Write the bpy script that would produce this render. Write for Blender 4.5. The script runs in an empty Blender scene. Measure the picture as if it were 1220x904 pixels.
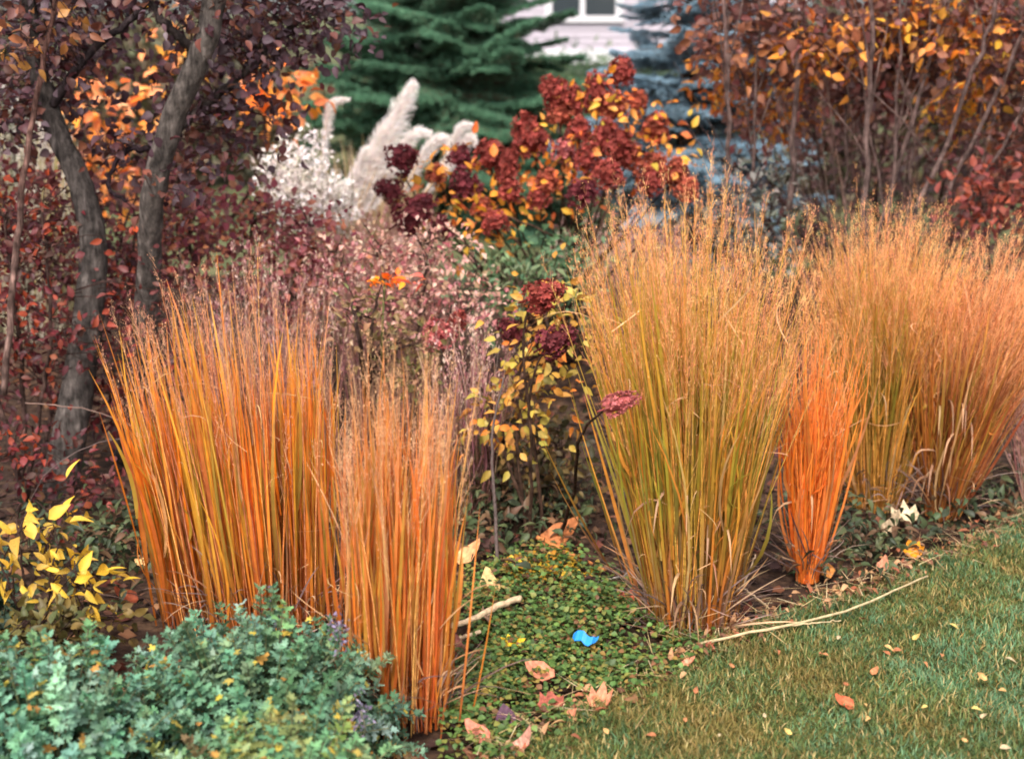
import bpy, math
import numpy as np
from mathutils import Matrix

rng = np.random.default_rng(11)
scene = bpy.context.scene
col = scene.collection
R = math.radians

# ------------------------------------------------------------------ camera
CAM_H, PITCH, F_PX, CX, CY = 1.60, R(14.6), 1694.0, 610.0, 452.0
cd = bpy.data.cameras.new('camera')
cam = bpy.data.objects.new('camera', cd); col.objects.link(cam)
cam.location = (0, 0, CAM_H)
cam.rotation_euler = (R(90) - PITCH, 0, 0)
cd.sensor_width = 36.0
cd.lens = 36.0 * F_PX / 1220.0
cd.clip_start, cd.clip_end = 0.05, 1000
cd.dof.use_dof = True
cd.dof.focus_distance = 3.75
cd.dof.aperture_fstop = 2.5
scene.camera = cam

# ------------------------------------------------------------------ overcast sky and soft sun
SUN_EL, SUN_ROT = R(52), R(-168)
w = bpy.data.worlds.new('World'); scene.world = w; w.use_nodes = True
nt = w.node_tree; bg = nt.nodes['Background']
sky = nt.nodes.new('ShaderNodeTexSky'); sky.sky_type = 'NISHITA'; sky.sun_disc = False
sky.sun_elevation, sky.sun_rotation = SUN_EL, SUN_ROT
sky.air_density, sky.dust_density, sky.ozone_density = 1.0, 3.0, 1.0
hs = nt.nodes.new('ShaderNodeHueSaturation'); hs.inputs['Saturation'].default_value = 0.25
nt.links.new(sky.outputs[0], hs.inputs['Color']); nt.links.new(hs.outputs[0], bg.inputs['Color'])
bg.inputs['Strength'].default_value = 0.125
sd = bpy.data.lights.new('sun', 'SUN'); sd.energy = 1.5; sd.angle = R(14); sd.color = (1.0, 0.93, 0.84)
sun = bpy.data.objects.new('sun', sd); col.objects.link(sun)
# nishita: rotation 0 = sun towards +Y, turning clockwise seen from above
sv = np.array([math.sin(SUN_ROT) * math.cos(SUN_EL), math.cos(SUN_ROT) * math.cos(SUN_EL), math.sin(SUN_EL)])
from mathutils import Vector
sun.rotation_euler = Vector(-sv).to_track_quat('-Z', 'Y').to_euler()
vs = scene.view_settings
vs.view_transform = 'Standard'; vs.look = 'None'; vs.gamma = 1; vs.use_curve_mapping = False
vs.exposure = 1.48
scene.cycles.use_denoising = True
scene.cycles.max_bounces = 5; scene.cycles.diffuse_bounces = 3; scene.cycles.transmission_bounces = 4
scene.cycles.transparent_max_bounces = 8
scene.cycles.filter_width = 1.8

# ------------------------------------------------------------------ helpers
def s(r, g, b):
    c = np.array([r, g, b]) / 255.0
    return np.where(c <= 0.04045, c / 12.92, ((c + 0.055) / 1.055) ** 2.4)
def pal(*cs): return np.array([s(*c) for c in cs])
_c, _s = math.cos(PITCH), math.sin(PITCH)
def ray(px, py):
    u, v = (px - CX) / F_PX, (CY - py) / F_PX
    return np.array([u, _c + v * _s, -_s + v * _c])
def P(px, py, Y):
    d = ray(px, py); t = Y / d[1]
    return np.array([0, 0, CAM_H]) + d * t
def G(px, py, z=0.0):
    d = ray(px, py); t = (z - CAM_H) / d[2]
    return np.array([0, 0, CAM_H]) + d * t
def project(p):
    q = np.atleast_2d(p) - np.array([0, 0, CAM_H])
    dep = q[:, 1] * _c - q[:, 2] * _s
    up = q[:, 1] * _s + q[:, 2] * _c
    dep = np.maximum(dep, 1e-3)
    return CX + F_PX * q[:, 0] / dep, CY - F_PX * up / dep, dep
def M2px(Y): return Y / F_PX * 1.02

def mesh_arr(name, V, F, C=None, smooth=True):
    me = bpy.data.meshes.new(name)
    V = np.ascontiguousarray(V, dtype=np.float32).reshape(-1, 3)
    F = np.ascontiguousarray(F, dtype=np.int32)
    k = F.shape[1]
    me.vertices.add(len(V)); me.vertices.foreach_set('co', V.ravel())
    me.loops.add(F.size); me.loops.foreach_set('vertex_index', F.ravel())
    me.polygons.add(len(F)); me.polygons.foreach_set('loop_start', np.arange(0, F.size, k, dtype=np.int32))
    me.polygons.foreach_set('use_smooth', np.full(len(F), smooth))
    at = me.color_attributes.new('Col', 'FLOAT_COLOR', 'POINT')
    if C is None: C = np.ones((len(V), 3))
    c4 = np.ones((len(V), 4), dtype=np.float32); c4[:, :3] = np.asarray(C).reshape(-1, 3)
    at.data.foreach_set('color', c4.ravel())
    me.update(calc_edges=True)
    return me
def add(name, me, mat, parent=None, kind=None):
    o = bpy.data.objects.new(name, me); col.objects.link(o)
    if mat is not None and len(me.materials) == 0: me.materials.append(mat)
    if parent is not None: o.parent = parent
    if kind: o['kind'] = kind
    return o
def tag(o, label, cat, group=None):
    o['label'] = label; o['category'] = cat
    if group: o['group'] = group
    return o
def empty(name, loc, label, cat, group=None):
    o = bpy.data.objects.new(name, None); col.objects.link(o)
    o.location = tuple(float(v) for v in loc); o.empty_display_size = 0.1
    OFF[o.name] = np.array(o.location)
    return tag(o, label, cat, group)
OFF = {}
def local(root, V): return V - OFF[root.name]

def frames(d, up):
    y = d / np.maximum(np.linalg.norm(d, axis=1, keepdims=True), 1e-9)
    x = np.cross(y, up); n = np.linalg.norm(x, axis=1, keepdims=True)
    x = np.where(n < 1e-4, np.array([[1.0, 0, 0]]), x / np.maximum(n, 1e-9))
    z = np.cross(x, y)
    return np.stack([x, y, z], axis=2)
def rdir(m, r=None):
    r = r or rng
    v = r.normal(size=(m, 3)); return v / np.linalg.norm(v, axis=1, keepdims=True)
def scatter(T, pos, M, sc, C):
    """T = (verts, tris, shade); returns arrays of all copies"""
    tv, tf, ts = T
    m, n = len(pos), len(tv)
    V = np.einsum('mij,nj->mni', M, tv) * np.asarray(sc).reshape(-1, 1, 1) + pos[:, None, :]
    F = (tf[None] + (np.arange(m) * n)[:, None, None]).reshape(-1, 3)
    CC = C[:, None, :] * ts[None, :, :]
    return V.reshape(-1, 3), F, CC.reshape(-1, 3)
def merge(parts):
    Vs, Fs, Cs, o = [], [], [], 0
    for V, F, C in parts:
        Vs.append(V); Fs.append(F + o); Cs.append(C); o += len(V)
    return np.concatenate(Vs), np.concatenate(Fs), np.concatenate(Cs)

# ------------------------------------------------------------------ leaf templates (axis +y, face +z, length 1)
def leaf_T(width=0.5, segs=4, fold=0.10, curl=0.25, peak=0.4, stem=0.0, rib=1.12, twist=0.0, wave=0.0):
    V, S = [], []
    for i in range(segs + 1):
        t = i / segs
        wdt = width * 0.5 * (math.sin(math.pi * t ** (math.log(0.5) / math.log(peak))) ** 0.85 if 0 < t < 1 else 0.02)
        z = -curl * t * t
        a = twist * t
        wz = wave * math.sin(t * 9)
        for sx in (-1, 0, 1):
            x = sx * wdt * math.cos(a); zz = z + abs(sx) * (fold * wdt * 4 + wz * sx) + sx * wdt * math.sin(a)
            V.append((x, t + stem, zz)); S.append([rib] * 3 if sx == 0 else [1 - 0.12 * (i % 2)] * 3)
    Fq = []
    for i in range(segs):
        for k in (0, 1):
            a = i * 3 + k
            Fq += [(a, a + 1, a + 4), (a, a + 4, a + 3)]
    return np.array(V), np.array(Fq), np.array(S)
def lobed_T(lobes, curl=0.2, cup=0.15, seed=0):
    """outline in polar form: list of (angle deg from +y, radius); fan with a mid ring"""
    r_ = np.random.default_rng(seed)
    out = [(math.sin(R(a)) * r, 0.35 + math.cos(R(a)) * r) for a, r in lobes]
    n = len(out); V = [(0, 0.3, 0)]; S = [[1.1] * 3]
    for k, f in enumerate((0.5, 1.0)):
        for i, (x, y) in enumerate(out):
            X, Y = x * f, 0.3 + (y - 0.3) * f
            rr = math.hypot(X, Y - 0.3)
            V.append((X, Y, cup * rr * rr * 2 - curl * max(0, Y - .3) ** 2 + r_.uniform(-.08, .08) * (k + .3)))
            S.append([r_.uniform(0.82, 1.1)] * 3)
    Fq = []
    for i in range(n):
        j = (i + 1) % n
        Fq += [(0, 1 + i, 1 + j), (1 + i, 1 + n + i, 1 + n + j), (1 + i, 1 + n + j, 1 + j)]
    return np.array(V), np.array(Fq), np.array(S)
MAPLE = [(-172, .36), (-140, .44), (-115, .42), (-95, .52), (-75, .42), (-62, .48), (-48, .58), (-30, .44), (-16, .52), (0, .62),
         (16, .5), (30, .43), (48, .6), (62, .46), (75, .42), (95, .5), (115, .42), (140, .42), (172, .35)]
OVAL = [(-170, .33), (-135, .34), (-100, .33), (-65, .36), (-35, .44), (-12, .58), (0, .66), (12, .58), (35, .44), (65, .36), (100, .33), (135, .34), (170, .33)]
SAGE = [(-172, .32), (-150, .18), (-120, .34), (-95, .36), (-72, .22), (-52, .42), (-38, .46), (-22, .3), (-10, .58), (10, .58),
        (22, .3), (38, .46), (52, .42), (72, .22), (95, .36), (120, .34), (150, .18), (172, .32)]
LEAF = [leaf_T(.55, 4, .10, .25), leaf_T(.5, 4, .16, .45, twist=.5), leaf_T(.6, 4, .05, .1, twist=-.4, wave=.05)]
ROUND = [leaf_T(.85, 4, .08, .2, peak=.45), leaf_T(.8, 4, .15, .4, peak=.5, twist=.4)]
LANCE = [leaf_T(.28, 5, .12, .35), leaf_T(.24, 5, .2, .6, twist=.6)]
SMALL = [leaf_T(.6, 2, .12, .2), leaf_T(.7, 2, .2, .35, peak=.5)]
SAGET = [lobed_T(SAGE, .25, .2, k) for k in range(3)]
MAPLET = [lobed_T(MAPLE, c, p, k + 5) for k, (c, p) in enumerate([(.5, .5), (.9, .7), (.2, .9)])]
OVALT = [lobed_T(OVAL, c, p, k + 9) for k, (c, p) in enumerate([(.5, .7), (.9, 1.1), (.3, 1.3)])]
TMESH = {}
def tmesh(T, mat):
    k = (id(T), mat.name)
    if k not in TMESH: TMESH[k] = mesh_arr('leaf_shape', *T); TMESH[k].materials.append(mat)
    return TMESH[k]

# ------------------------------------------------------------------ materials
def leaf_mat(name, rough=0.55, trans=0.3, spec=0.3, noise=25.0, var=0.25, tint=(1, 1, 1)):
    m = bpy.data.materials.new(name); m.use_nodes = True
    N, L = m.node_tree.nodes, m.node_tree.links
    N.clear()
    at = N.new('ShaderNodeAttribute'); at.attribute_name = 'Col'
    oi = N.new('ShaderNodeObjectInfo')
    mx = N.new('ShaderNodeMix'); mx.data_type = 'RGBA'; mx.blend_type = 'MULTIPLY'; mx.inputs[0].default_value = 1
    L.new(at.outputs['Color'], mx.inputs[6]); L.new(oi.outputs['Color'], mx.inputs[7])
    tc = N.new('ShaderNodeTexCoord')
    nz = N.new('ShaderNodeTexNoise'); nz.inputs['Scale'].default_value = noise; nz.inputs['Detail'].default_value = 4
    L.new(tc.outputs['Object'], nz.inputs['Vector'])
    mr = N.new('ShaderNodeMapRange'); mr.inputs[1].default_value = .3; mr.inputs[2].default_value = .7
    mr.inputs[3].default_value = 1 - var; mr.inputs[4].default_value = 1 + var
    L.new(nz.outputs['Fac'], mr.inputs[0])
    mv = N.new('ShaderNodeMix'); mv.data_type = 'RGBA'; mv.blend_type = 'MULTIPLY'; mv.inputs[0].default_value = 1
    L.new(mx.outputs[2], mv.inputs[6]); L.new(mr.outputs[0], mv.inputs[7])
    pb = N.new('ShaderNodeBsdfPrincipled'); pb.inputs['Roughness'].default_value = rough
    pb.inputs['Specular IOR Level'].default_value = spec
    L.new(mv.outputs[2], pb.inputs['Base Color'])
    out = N.new('ShaderNodeOutputMaterial')
    if trans > 0:
        tr = N.new('ShaderNodeBsdfTranslucent'); L.new(mv.outputs[2], tr.inputs['Color'])
        ms = N.new('ShaderNodeMixShader'); ms.inputs[0].default_value = trans
        L.new(pb.outputs[0], ms.inputs[1]); L.new(tr.outputs[0], ms.inputs[2]); L.new(ms.outputs[0], out.inputs['Surface'])
    else:
        L.new(pb.outputs[0], out.inputs['Surface'])
        bp = N.new('ShaderNodeBump'); bp.inputs['Strength'].default_value = .6; bp.inputs['Distance'].default_value = .01
        L.new(nz.outputs['Fac'], bp.inputs['Height']); L.new(bp.outputs[0], pb.inputs['Normal'])
    return m
M_LEAF = leaf_mat('leaf', .5, .35, .35, 18, .22)
M_BLADE = leaf_mat('grass_blade', .5, .4, .3, 30, .18)
M_HAZE = leaf_mat('seed_head', .7, .4, .1, 30, .12)
M_SAGE = leaf_mat('velvet_leaf', .8, .25, .1, 30, .18)
M_DRY = leaf_mat('dry_leaf', .65, .25, .2, 7, .42)
M_FLOWER = leaf_mat('dried_flower', .7, .25, .15, 40, .3)
M_BARK = leaf_mat('bark', .9, 0, .1, 28, .55)
def bark_relief(m):
    N, L = m.node_tree.nodes, m.node_tree.links
    tc = next(n for n in N if n.type == 'TEX_COORD'); bp = next(n for n in N if n.type == 'BUMP'); pb = next(n for n in N if n.type == 'BSDF_PRINCIPLED'); src = pb.inputs['Base Color'].links[0].from_socket
    mp = N.new('ShaderNodeMapping'); mp.inputs['Scale'].default_value = (60, 60, 9); L.new(tc.outputs['Object'], mp.inputs[0])
    vo = N.new('ShaderNodeTexNoise'); vo.inputs['Scale'].default_value = 1.0; vo.inputs['Detail'].default_value = 6; vo.inputs['Roughness'].default_value = .7; L.new(mp.outputs[0], vo.inputs['Vector'])
    mr = N.new('ShaderNodeMapRange'); mr.inputs[1].default_value = .38; mr.inputs[2].default_value = .62; mr.inputs[3].default_value = .45; mr.inputs[4].default_value = 1.25; L.new(vo.outputs['Fac'], mr.inputs[0])
    mx = N.new('ShaderNodeMix'); mx.data_type = 'RGBA'; mx.blend_type = 'MULTIPLY'; mx.inputs[0].default_value = 1; L.new(src, mx.inputs[6]); L.new(mr.outputs[0], mx.inputs[7]); L.new(mx.outputs[2], pb.inputs['Base Color'])
    L.new(mr.outputs[0], bp.inputs['Height']); bp.inputs['Strength'].default_value = .9; bp.inputs['Distance'].default_value = .012
bark_relief(M_BARK)
M_STEM = leaf_mat('stem', .7, 0, .2, 60, .35)
M_NEEDLE = leaf_mat('needle', .6, .15, .25, 12, .25)
M_LAWN = leaf_mat('lawn_blade', .55, .35, .25, 6, .2)

def ground_mat(name, c1, c2, c3, scale, bump=.5, dist=.02):
    m = bpy.data.materials.new(name); m.use_nodes = True
    N, L = m.node_tree.nodes, m.node_tree.links
    pb = N['Principled BSDF']; pb.inputs['Roughness'].default_value = .95; pb.inputs['Specular IOR Level'].default_value = .1
    tc = N.new('ShaderNodeTexCoord')
    n1 = N.new('ShaderNodeTexNoise'); n1.inputs['Scale'].default_value = scale; n1.inputs['Detail'].default_value = 8
    L.new(tc.outputs['Object'], n1.inputs['Vector'])
    cr = N.new('ShaderNodeValToRGB'); e = cr.color_ramp.elements
    e[0].position, e[0].color = .32, (*c1, 1); e[1].position, e[1].color = .7, (*c3, 1)
    k = e.new(.5); k.color = (*c2, 1)
    L.new(n1.outputs['Fac'], cr.inputs[0]); L.new(cr.outputs[0], pb.inputs['Base Color'])
    bp = N.new('ShaderNodeBump'); bp.inputs['Strength'].default_value = bump; bp.inputs['Distance'].default_value = dist
    L.new(n1.outputs['Fac'], bp.inputs['Height']); L.new(bp.outputs[0], pb.inputs['Normal'])
    return m
M_GROUND = ground_mat('far_lawn', s(66, 70, 46), s(82, 86, 58), s(104, 98, 70), 3)
M_SOIL = ground_mat('mulch', s(38, 28, 24), s(62, 46, 38), s(92, 70, 54), 22, 1, .03)
M_TURF = ground_mat('turf', s(58, 56, 30), s(76, 76, 40), s(98, 88, 50), 14, .8)

# ------------------------------------------------------------------ tubes
def smooth_line(pts, n=24, jit=0.0, r=None):
    pts = np.asarray(pts, float); r = r or rng
    t = np.linspace(0, len(pts) - 1, n); out = []
    for x in t:
        i = min(int(x), len(pts) - 2); f = x - i
        p0, p1, p2, p3 = pts[max(i - 1, 0)], pts[i], pts[i + 1], pts[min(i + 2, len(pts) - 1)]
        out.append(.5 * ((2 * p1) + (-p0 + p2) * f + (2 * p0 - 5 * p1 + 4 * p2 - p3) * f * f + (-p0 + 3 * p1 - 3 * p2 + p3) * f ** 3))
    out = np.array(out)
    if jit: out[1:-1] += r.normal(size=(n - 2, 3)) * jit
    return out
def tube(line, rad, sides=6, c=(1, 1, 1), c2=None, bump=0.0):
    n = len(line); rad = np.broadcast_to(np.asarray(rad, float), (n,)) if np.ndim(rad) else np.full(n, rad)
    tg = np.gradient(line, axis=0); tg /= np.maximum(np.linalg.norm(tg, axis=1, keepdims=True), 1e-9)
    x = np.zeros_like(tg); v = np.cross(tg[0], [1., 0, 0] if abs(tg[0, 2]) > .7 else [0, 0, 1.])
    for i in range(n):                       # carry one frame along the line so that the rings never flip
        v = v - tg[i] * np.dot(v, tg[i]); v = v / max(np.linalg.norm(v), 1e-9); x[i] = v
    y = np.cross(tg, x)
    a = np.arange(sides) / sides * 2 * np.pi
    rr = rad[:, None] * (1 + (rng.uniform(-bump, bump, (n, sides)) if bump else 0))
    V = line[:, None] + (x[:, None] * np.cos(a)[None, :, None] + y[:, None] * np.sin(a)[None, :, None]) * rr[..., None]
    F = []
    for i in range(n - 1):
        for k in range(sides):
            p, q = i * sides + k, i * sides + (k + 1) % sides
            F += [(p, q, q + sides), (p, q + sides, p + sides)]
    V = V.reshape(-1, 3)
    for e, ring in ((0, 0), (n - 1, (n - 1) * sides)):
        V = np.vstack([V, line[e]]); ci = len(V) - 1
        F += [(ring + (k + 1) % sides, ring + k, ci) if e == 0 else (ring + k, ring + (k + 1) % sides, ci) for k in range(sides)]
    c = np.array(c, float); c2 = c if c2 is None else np.array(c2, float)
    t = np.concatenate([np.repeat(np.linspace(0, 1, n), sides), [0, 1]])[:, None]
    C = c * (1 - t) + c2 * t
    return V, np.array(F), C * rng.uniform(.85, 1.15, (len(C), 1))
def sticks(A, B, r0, r1, C):
    """many thin straight 3-sided twigs as one array"""
    m = len(A); d = B - A
    fr = frames(d, rdir(m)); a = np.array([0, 2.094, 4.189])
    ring = fr[:, :, 0][:, None] * np.cos(a)[None, :, None] + fr[:, :, 2][:, None] * np.sin(a)[None, :, None]
    V = np.concatenate([A[:, None] + ring * np.reshape(r0, (-1, 1, 1)), B[:, None] + ring * np.reshape(r1, (-1, 1, 1))], axis=1)
    f = np.array([(0, 1, 4), (0, 4, 3), (1, 2, 5), (1, 5, 4), (2, 0, 3), (2, 3, 5)])
    F = (f[None] + (np.arange(m) * 6)[:, None, None]).reshape(-1, 3)
    return V.reshape(-1, 3), F, np.repeat(np.broadcast_to(C, (m, 3)), 6, axis=0)

# ------------------------------------------------------------------ what hides what, coarsely (to choose which leaves are built singly)
OCC = [(135, 300, 425, 745, 3.5), (395, 440, 560, 850, 3.0), (705, 260, 925, 740, 3.5), (940, 300, 1220, 560, 4.4), (0, 790, 470, 904, 2.8),
       (150, 720, 440, 904, 2.85)]
def pick_visible(pos, n, cell=7, margin=2):
    x, y, d = project(pos)
    ok = (x > margin) & (x < 1220 - margin) & (y > margin) & (y < 904 - margin)
    for x0, y0, x1, y1, Y in OCC:
        ok &= ~((x > x0) & (x < x1) & (y > y0) & (y < y1) & (pos[:, 1] > Y + .25))
    idx = np.where(ok)[0]
    idx = idx[np.argsort(d[idx])]
    seen, out = set(), []
    for i in idx:
        k = (int(x[i] // cell), int(y[i] // cell))
        if k in seen: continue
        for a in (-1, 0, 1):
            for b in (-1, 0, 1): seen.add((k[0] + a, k[1] + b)) if a * b == 0 else None
        out.append(i)
        if len(out) >= n: break
    return np.array(out, int)
def leaves(root, holder_name, Ts, pos, M, sc, C, n_single, mat, holder_parent=None, leaf_name='leaf', cell=7):
    """n_single of the most visible leaves are objects of their own, the rest one mass"""
    m = len(pos); tsel = rng.integers(0, len(Ts), m)
    pick = pick_visible(pos, n_single, cell) if n_single else np.array([], int)
    rest = np.ones(m, bool); rest[pick] = False
    parts = [scatter(Ts[k], pos[rest & (tsel == k)], M[rest & (tsel == k)], sc[rest & (tsel == k)], C[rest & (tsel == k)])
             for k in range(len(Ts)) if (rest & (tsel == k)).any()]
    holder = None
    if parts:
        V, F, CC = merge(parts)
        holder = add(holder_name, mesh_arr(holder_name, local(root, V), F, CC), mat, holder_parent or root, 'stuff')
    par = root
    off = OFF[root.name]
    for i in pick:
        o = bpy.data.objects.new(leaf_name, tmesh(Ts[tsel[i]], mat)); col.objects.link(o)
        o.parent = holder or par
        mt = np.eye(4); mt[:3, :3] = M[i] * sc[i]; mt[:3, 3] = pos[i] - off
        o.matrix_basis = Matrix(mt.tolist()); o.color = (*[float(v) for v in C[i]], 1)
    return holder
def pickc(palette, m, jit=.12, p=None):
    c = palette[rng.choice(len(palette), m, p=p)]
    return np.clip(c * rng.uniform(1 - jit, 1 + jit, (m, 1)) * rng.uniform(1 - jit / 2, 1 + jit / 2, (m, 3)), 0, 1)

# ------------------------------------------------------------------ ground, bed and lawn
me = mesh_arr('ground', [(-200, -60, -.06), (200, -60, -.06), (200, 400, -.06), (-200, 400, -.06)], [(0, 1, 2), (0, 2, 3)])
add('ground', me, M_GROUND)['kind'] = 'structure'
def vnoise(x, y, seed=0):
    return (np.sin(x * 3.1 + seed) * np.cos(y * 2.7 + seed * 2) + .6 * np.sin(x * 7.3 + y * 5.1 + seed) + .4 * np.cos(x * 13.7 - y * 11.3 + seed * 3)) / 2
gx, gy = np.meshgrid(np.linspace(-7, 7, 180), np.linspace(.3, 9, 120))
gz = vnoise(gx, gy, 1) * .018 - .01
e = np.minimum(np.minimum((gx + 7), (7 - gx)), np.minimum(gy - .3, 9 - gy)); gz -= np.clip(.3 - e, 0, .3) * .25
def grid_faces(ny, nx):
    i = np.arange(ny - 1)[:, None] * nx + np.arange(nx - 1)[None]
    i = i.ravel(); return np.concatenate([np.stack([i, i + 1, i + nx + 1], 1), np.stack([i, i + nx + 1, i + nx], 1)])
add('planting_bed', mesh_arr('planting_bed', np.stack([gx, gy, gz], -1), grid_faces(120, 180)), M_SOIL)['kind'] = 'structure'
EDGE = np.array([G(*p)[:2] for p in [(560, 930), (650, 884), (755, 828), (830, 782), (900, 750), (1000, 716), (1100, 678), (1225, 620), (1400, 560)]])
def edge_y(x): return np.interp(x, EDGE[:, 0], EDGE[:, 1], left=EDGE[0, 1] - 3) + .015 * np.sin(x * 17) + .01 * np.sin(x * 41)
lx = np.linspace(EDGE[0, 0] - .05, 5.5, 120); lt = np.linspace(0, 1, 60)
LX = np.repeat(lx[None], 60, 0); ey = edge_y(lx); LY = .2 + (ey - .2)[None] * lt[:, None]
LZ = .02 + .008 * vnoise(LX, LY, 4) - np.where(lt[:, None] > .985, .05, 0)
add('lawn', mesh_arr('lawn', np.stack([LX, LY, LZ], -1), grid_faces(60, 120)), M_TURF)['kind'] = 'structure'

# lawn blades, thick where the photograph looks
n = 170000
x = rng.uniform(EDGE[0, 0] - .02, 2.6, n * 2); y = rng.uniform(2.2, 5.2, n * 2)
k = (y < edge_y(x) + rng.normal(0, .02, n * 2)) & (np.abs(x) < y * .46 + .25)
x, y = x[k][:n], y[k][:n]; n = len(x)
pz = .02 + .008 * vnoise(x, y, 4)
patch = .45 + .45 * vnoise(x * 1.3 + 3, y * 1.6, 9) + .42 * vnoise(x * 4.1, y * 4.7, 5) + rng.normal(0, .22, n) - .3 * (x - .9) - .16
cA, cB, cC = pal((92, 108, 58), (112, 126, 72), (72, 92, 52)), pal((132, 120, 64), (150, 130, 76), (116, 104, 54)), pal((102, 138, 98), (92, 128, 88), (120, 152, 112))
Cb = np.where((patch > .62)[:, None], pickc(cB, n), pickc(cA, n)); Cb = np.where((patch < .08)[:, None], pickc(cC, n), Cb)
straw = rng.random(n) < .13; Cb[straw] = pickc(pal((196, 172, 118), (176, 146, 92)), straw.sum())
hd = rng.uniform(0, 2 * np.pi, n); hv = np.stack([np.cos(hd), np.sin(hd), 0 * hd], 1)
Lh = (rng.uniform(.012, .034, n) * (1 + .35 * vnoise(x * 3, y * 3, 2)))[:, None]; tilt = rng.uniform(.15, 1.25, n)[:, None]
b = np.stack([x, y, pz - .004], 1); mid = b + Lh * .55 * np.concatenate([hv[:, :2] * tilt * .45, np.full((n, 1), .9)], 1)
tip = mid + Lh * .6 * np.concatenate([hv[:, :2] * tilt, np.full((n, 1), .5)], 1)
wd = np.stack([-np.sin(hd), np.cos(hd), 0 * hd], 1) * rng.uniform(.0009, .0019, n)[:, None]
V = np.stack([b - wd, b + wd, mid - wd * .9, mid + wd * .9, tip], 1).reshape(-1, 3)
f = np.array([(0, 1, 3), (0, 3, 2), (2, 3, 4)]); F = (f[None] + (np.arange(n) * 5)[:, None, None]).reshape(-1, 3)
o = add('lawn_grass', mesh_arr('lawn_grass', V, F, np.repeat(Cb, 5, 0)), M_LAWN, None, 'stuff')
tag(o, 'short green and tan lawn grass in the lower right corner', 'grass')

# leaf litter on the mulch: nobody could count it
n = 5200
x = rng.uniform(-2.8, 3.2, n); y = rng.uniform(2.4, 6.5, n)
k = y > edge_y(x) - .03; x, y = x[k], y[k]; n = len(x)
pos = np.stack([x, y, vnoise(x, y, 1) * .018 + rng.uniform(-.004, .03, n)], 1)
V, F, C = scatter(LEAF[2], pos, frames(rdir(n) * [1, 1, .35], rdir(n) * .5 + [0, 0, 1]), rng.uniform(.025, .06, n),
                  pickc(pal((96, 66, 50), (122, 80, 58), (78, 54, 48), (140, 98, 70), (64, 44, 40), (110, 60, 48)), n))
o = add('leaf_litter', mesh_arr('leaf_litter', V, F, C), M_DRY, None, 'stuff'); tag(o, 'brown leaf litter covering the dark soil of the bed', 'leaf litter')

n = 900
x = rng.uniform(EDGE[0, 0], 2.4, n); y = edge_y(x) + rng.normal(0, .05, n)
V, F, C = scatter(LEAF[1], np.stack([x, y, rng.uniform(.02, .045, n)], 1), frames(rdir(n) * [1, 1, .35], rdir(n) * .6 + [0, 0, 1]), rng.uniform(.012, .035, n),
                  pickc(pal((150, 108, 76), (176, 130, 94), (122, 84, 62), (196, 150, 110), (104, 70, 56), (160, 96, 70)), n))
k = 420; x = rng.uniform(EDGE[0, 0], 2.3, k); b1 = np.stack([x, edge_y(x) + rng.normal(.02, .06, k), rng.uniform(.03, .05, k)], 1); a = rng.uniform(0, 6.3, k)
vv = np.stack([b1 - np.stack([-np.sin(a), np.cos(a), 0 * a], 1) * .0014, b1 + np.stack([-np.sin(a), np.cos(a), 0 * a], 1) * .0014, b1 + np.stack([np.cos(a), np.sin(a), rng.uniform(-.1, .25, k)], 1) * rng.uniform(.03, .13, k)[:, None]], 1)
V, F, C = merge([(V, F, C), (vv.reshape(-1, 3), np.arange(k * 3).reshape(-1, 3), np.repeat(pickc(pal((200, 172, 124), (176, 146, 106), (214, 190, 150)), k), 3, 0))])
o = add('edge_litter', mesh_arr('edge_litter', V, F, C), M_DRY, None, 'stuff'); tag(o, 'tan and brown leaf bits along the edge between bed and lawn', 'leaf litter')

# ------------------------------------------------------------------ ornamental grass clumps
def ribbons(b, top, bow, width, rows, zlo):
    """b base, top tip, bow sideways bulge vector; flat ribbons; returns V (m,rows,2,3)"""
    m = len(b); t = np.linspace(0, 1, rows)[None, :, None]
    line = b[:, None] * (1 - t) + top[:, None] * t + bow[:, None] * (4 * t * (1 - t)) * .5
    ax = top - b; a = rng.uniform(0, np.pi, m)
    wv = np.stack([np.cos(a), np.sin(a) * .7, 0 * a], 1)
    wv = wv - ax * (np.sum(wv * ax, 1) / np.sum(ax * ax, 1))[:, None]; wv /= np.linalg.norm(wv, axis=1, keepdims=True)
    prof = np.interp(np.linspace(0, 1, rows), [0, .12, .5, .8, 1], [.55, 1, .95, .6, .04])[None, :, None]
    wv2 = np.cross(ax / np.linalg.norm(ax, axis=1, keepdims=True), wv)
    tw = (rng.uniform(-1.2, 1.2, m)[:, None] * np.linspace(0, 1, rows)[None])[..., None]
    W = (wv[:, None] * np.cos(tw) + wv2[:, None] * np.sin(tw)) * prof * width[:, None, None] * .5
    return np.stack([line - W, line + W], 2)
def ribbon_faces(m, rows):
    i = np.arange(rows - 1) * 2
    f = np.concatenate([np.stack([i, i + 1, i + 3], 1), np.stack([i, i + 3, i + 2], 1)])
    return (f[None] + (np.arange(m) * rows * 2)[:, None, None]).reshape(-1, 3)
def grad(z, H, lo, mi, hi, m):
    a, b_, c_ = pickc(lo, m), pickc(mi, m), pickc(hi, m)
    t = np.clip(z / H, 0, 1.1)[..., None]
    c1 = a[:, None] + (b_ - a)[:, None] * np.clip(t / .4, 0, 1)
    return c1 + (c_[:, None] - c1) * np.clip((t - .45) / .45, 0, 1) ** 1.2
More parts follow.
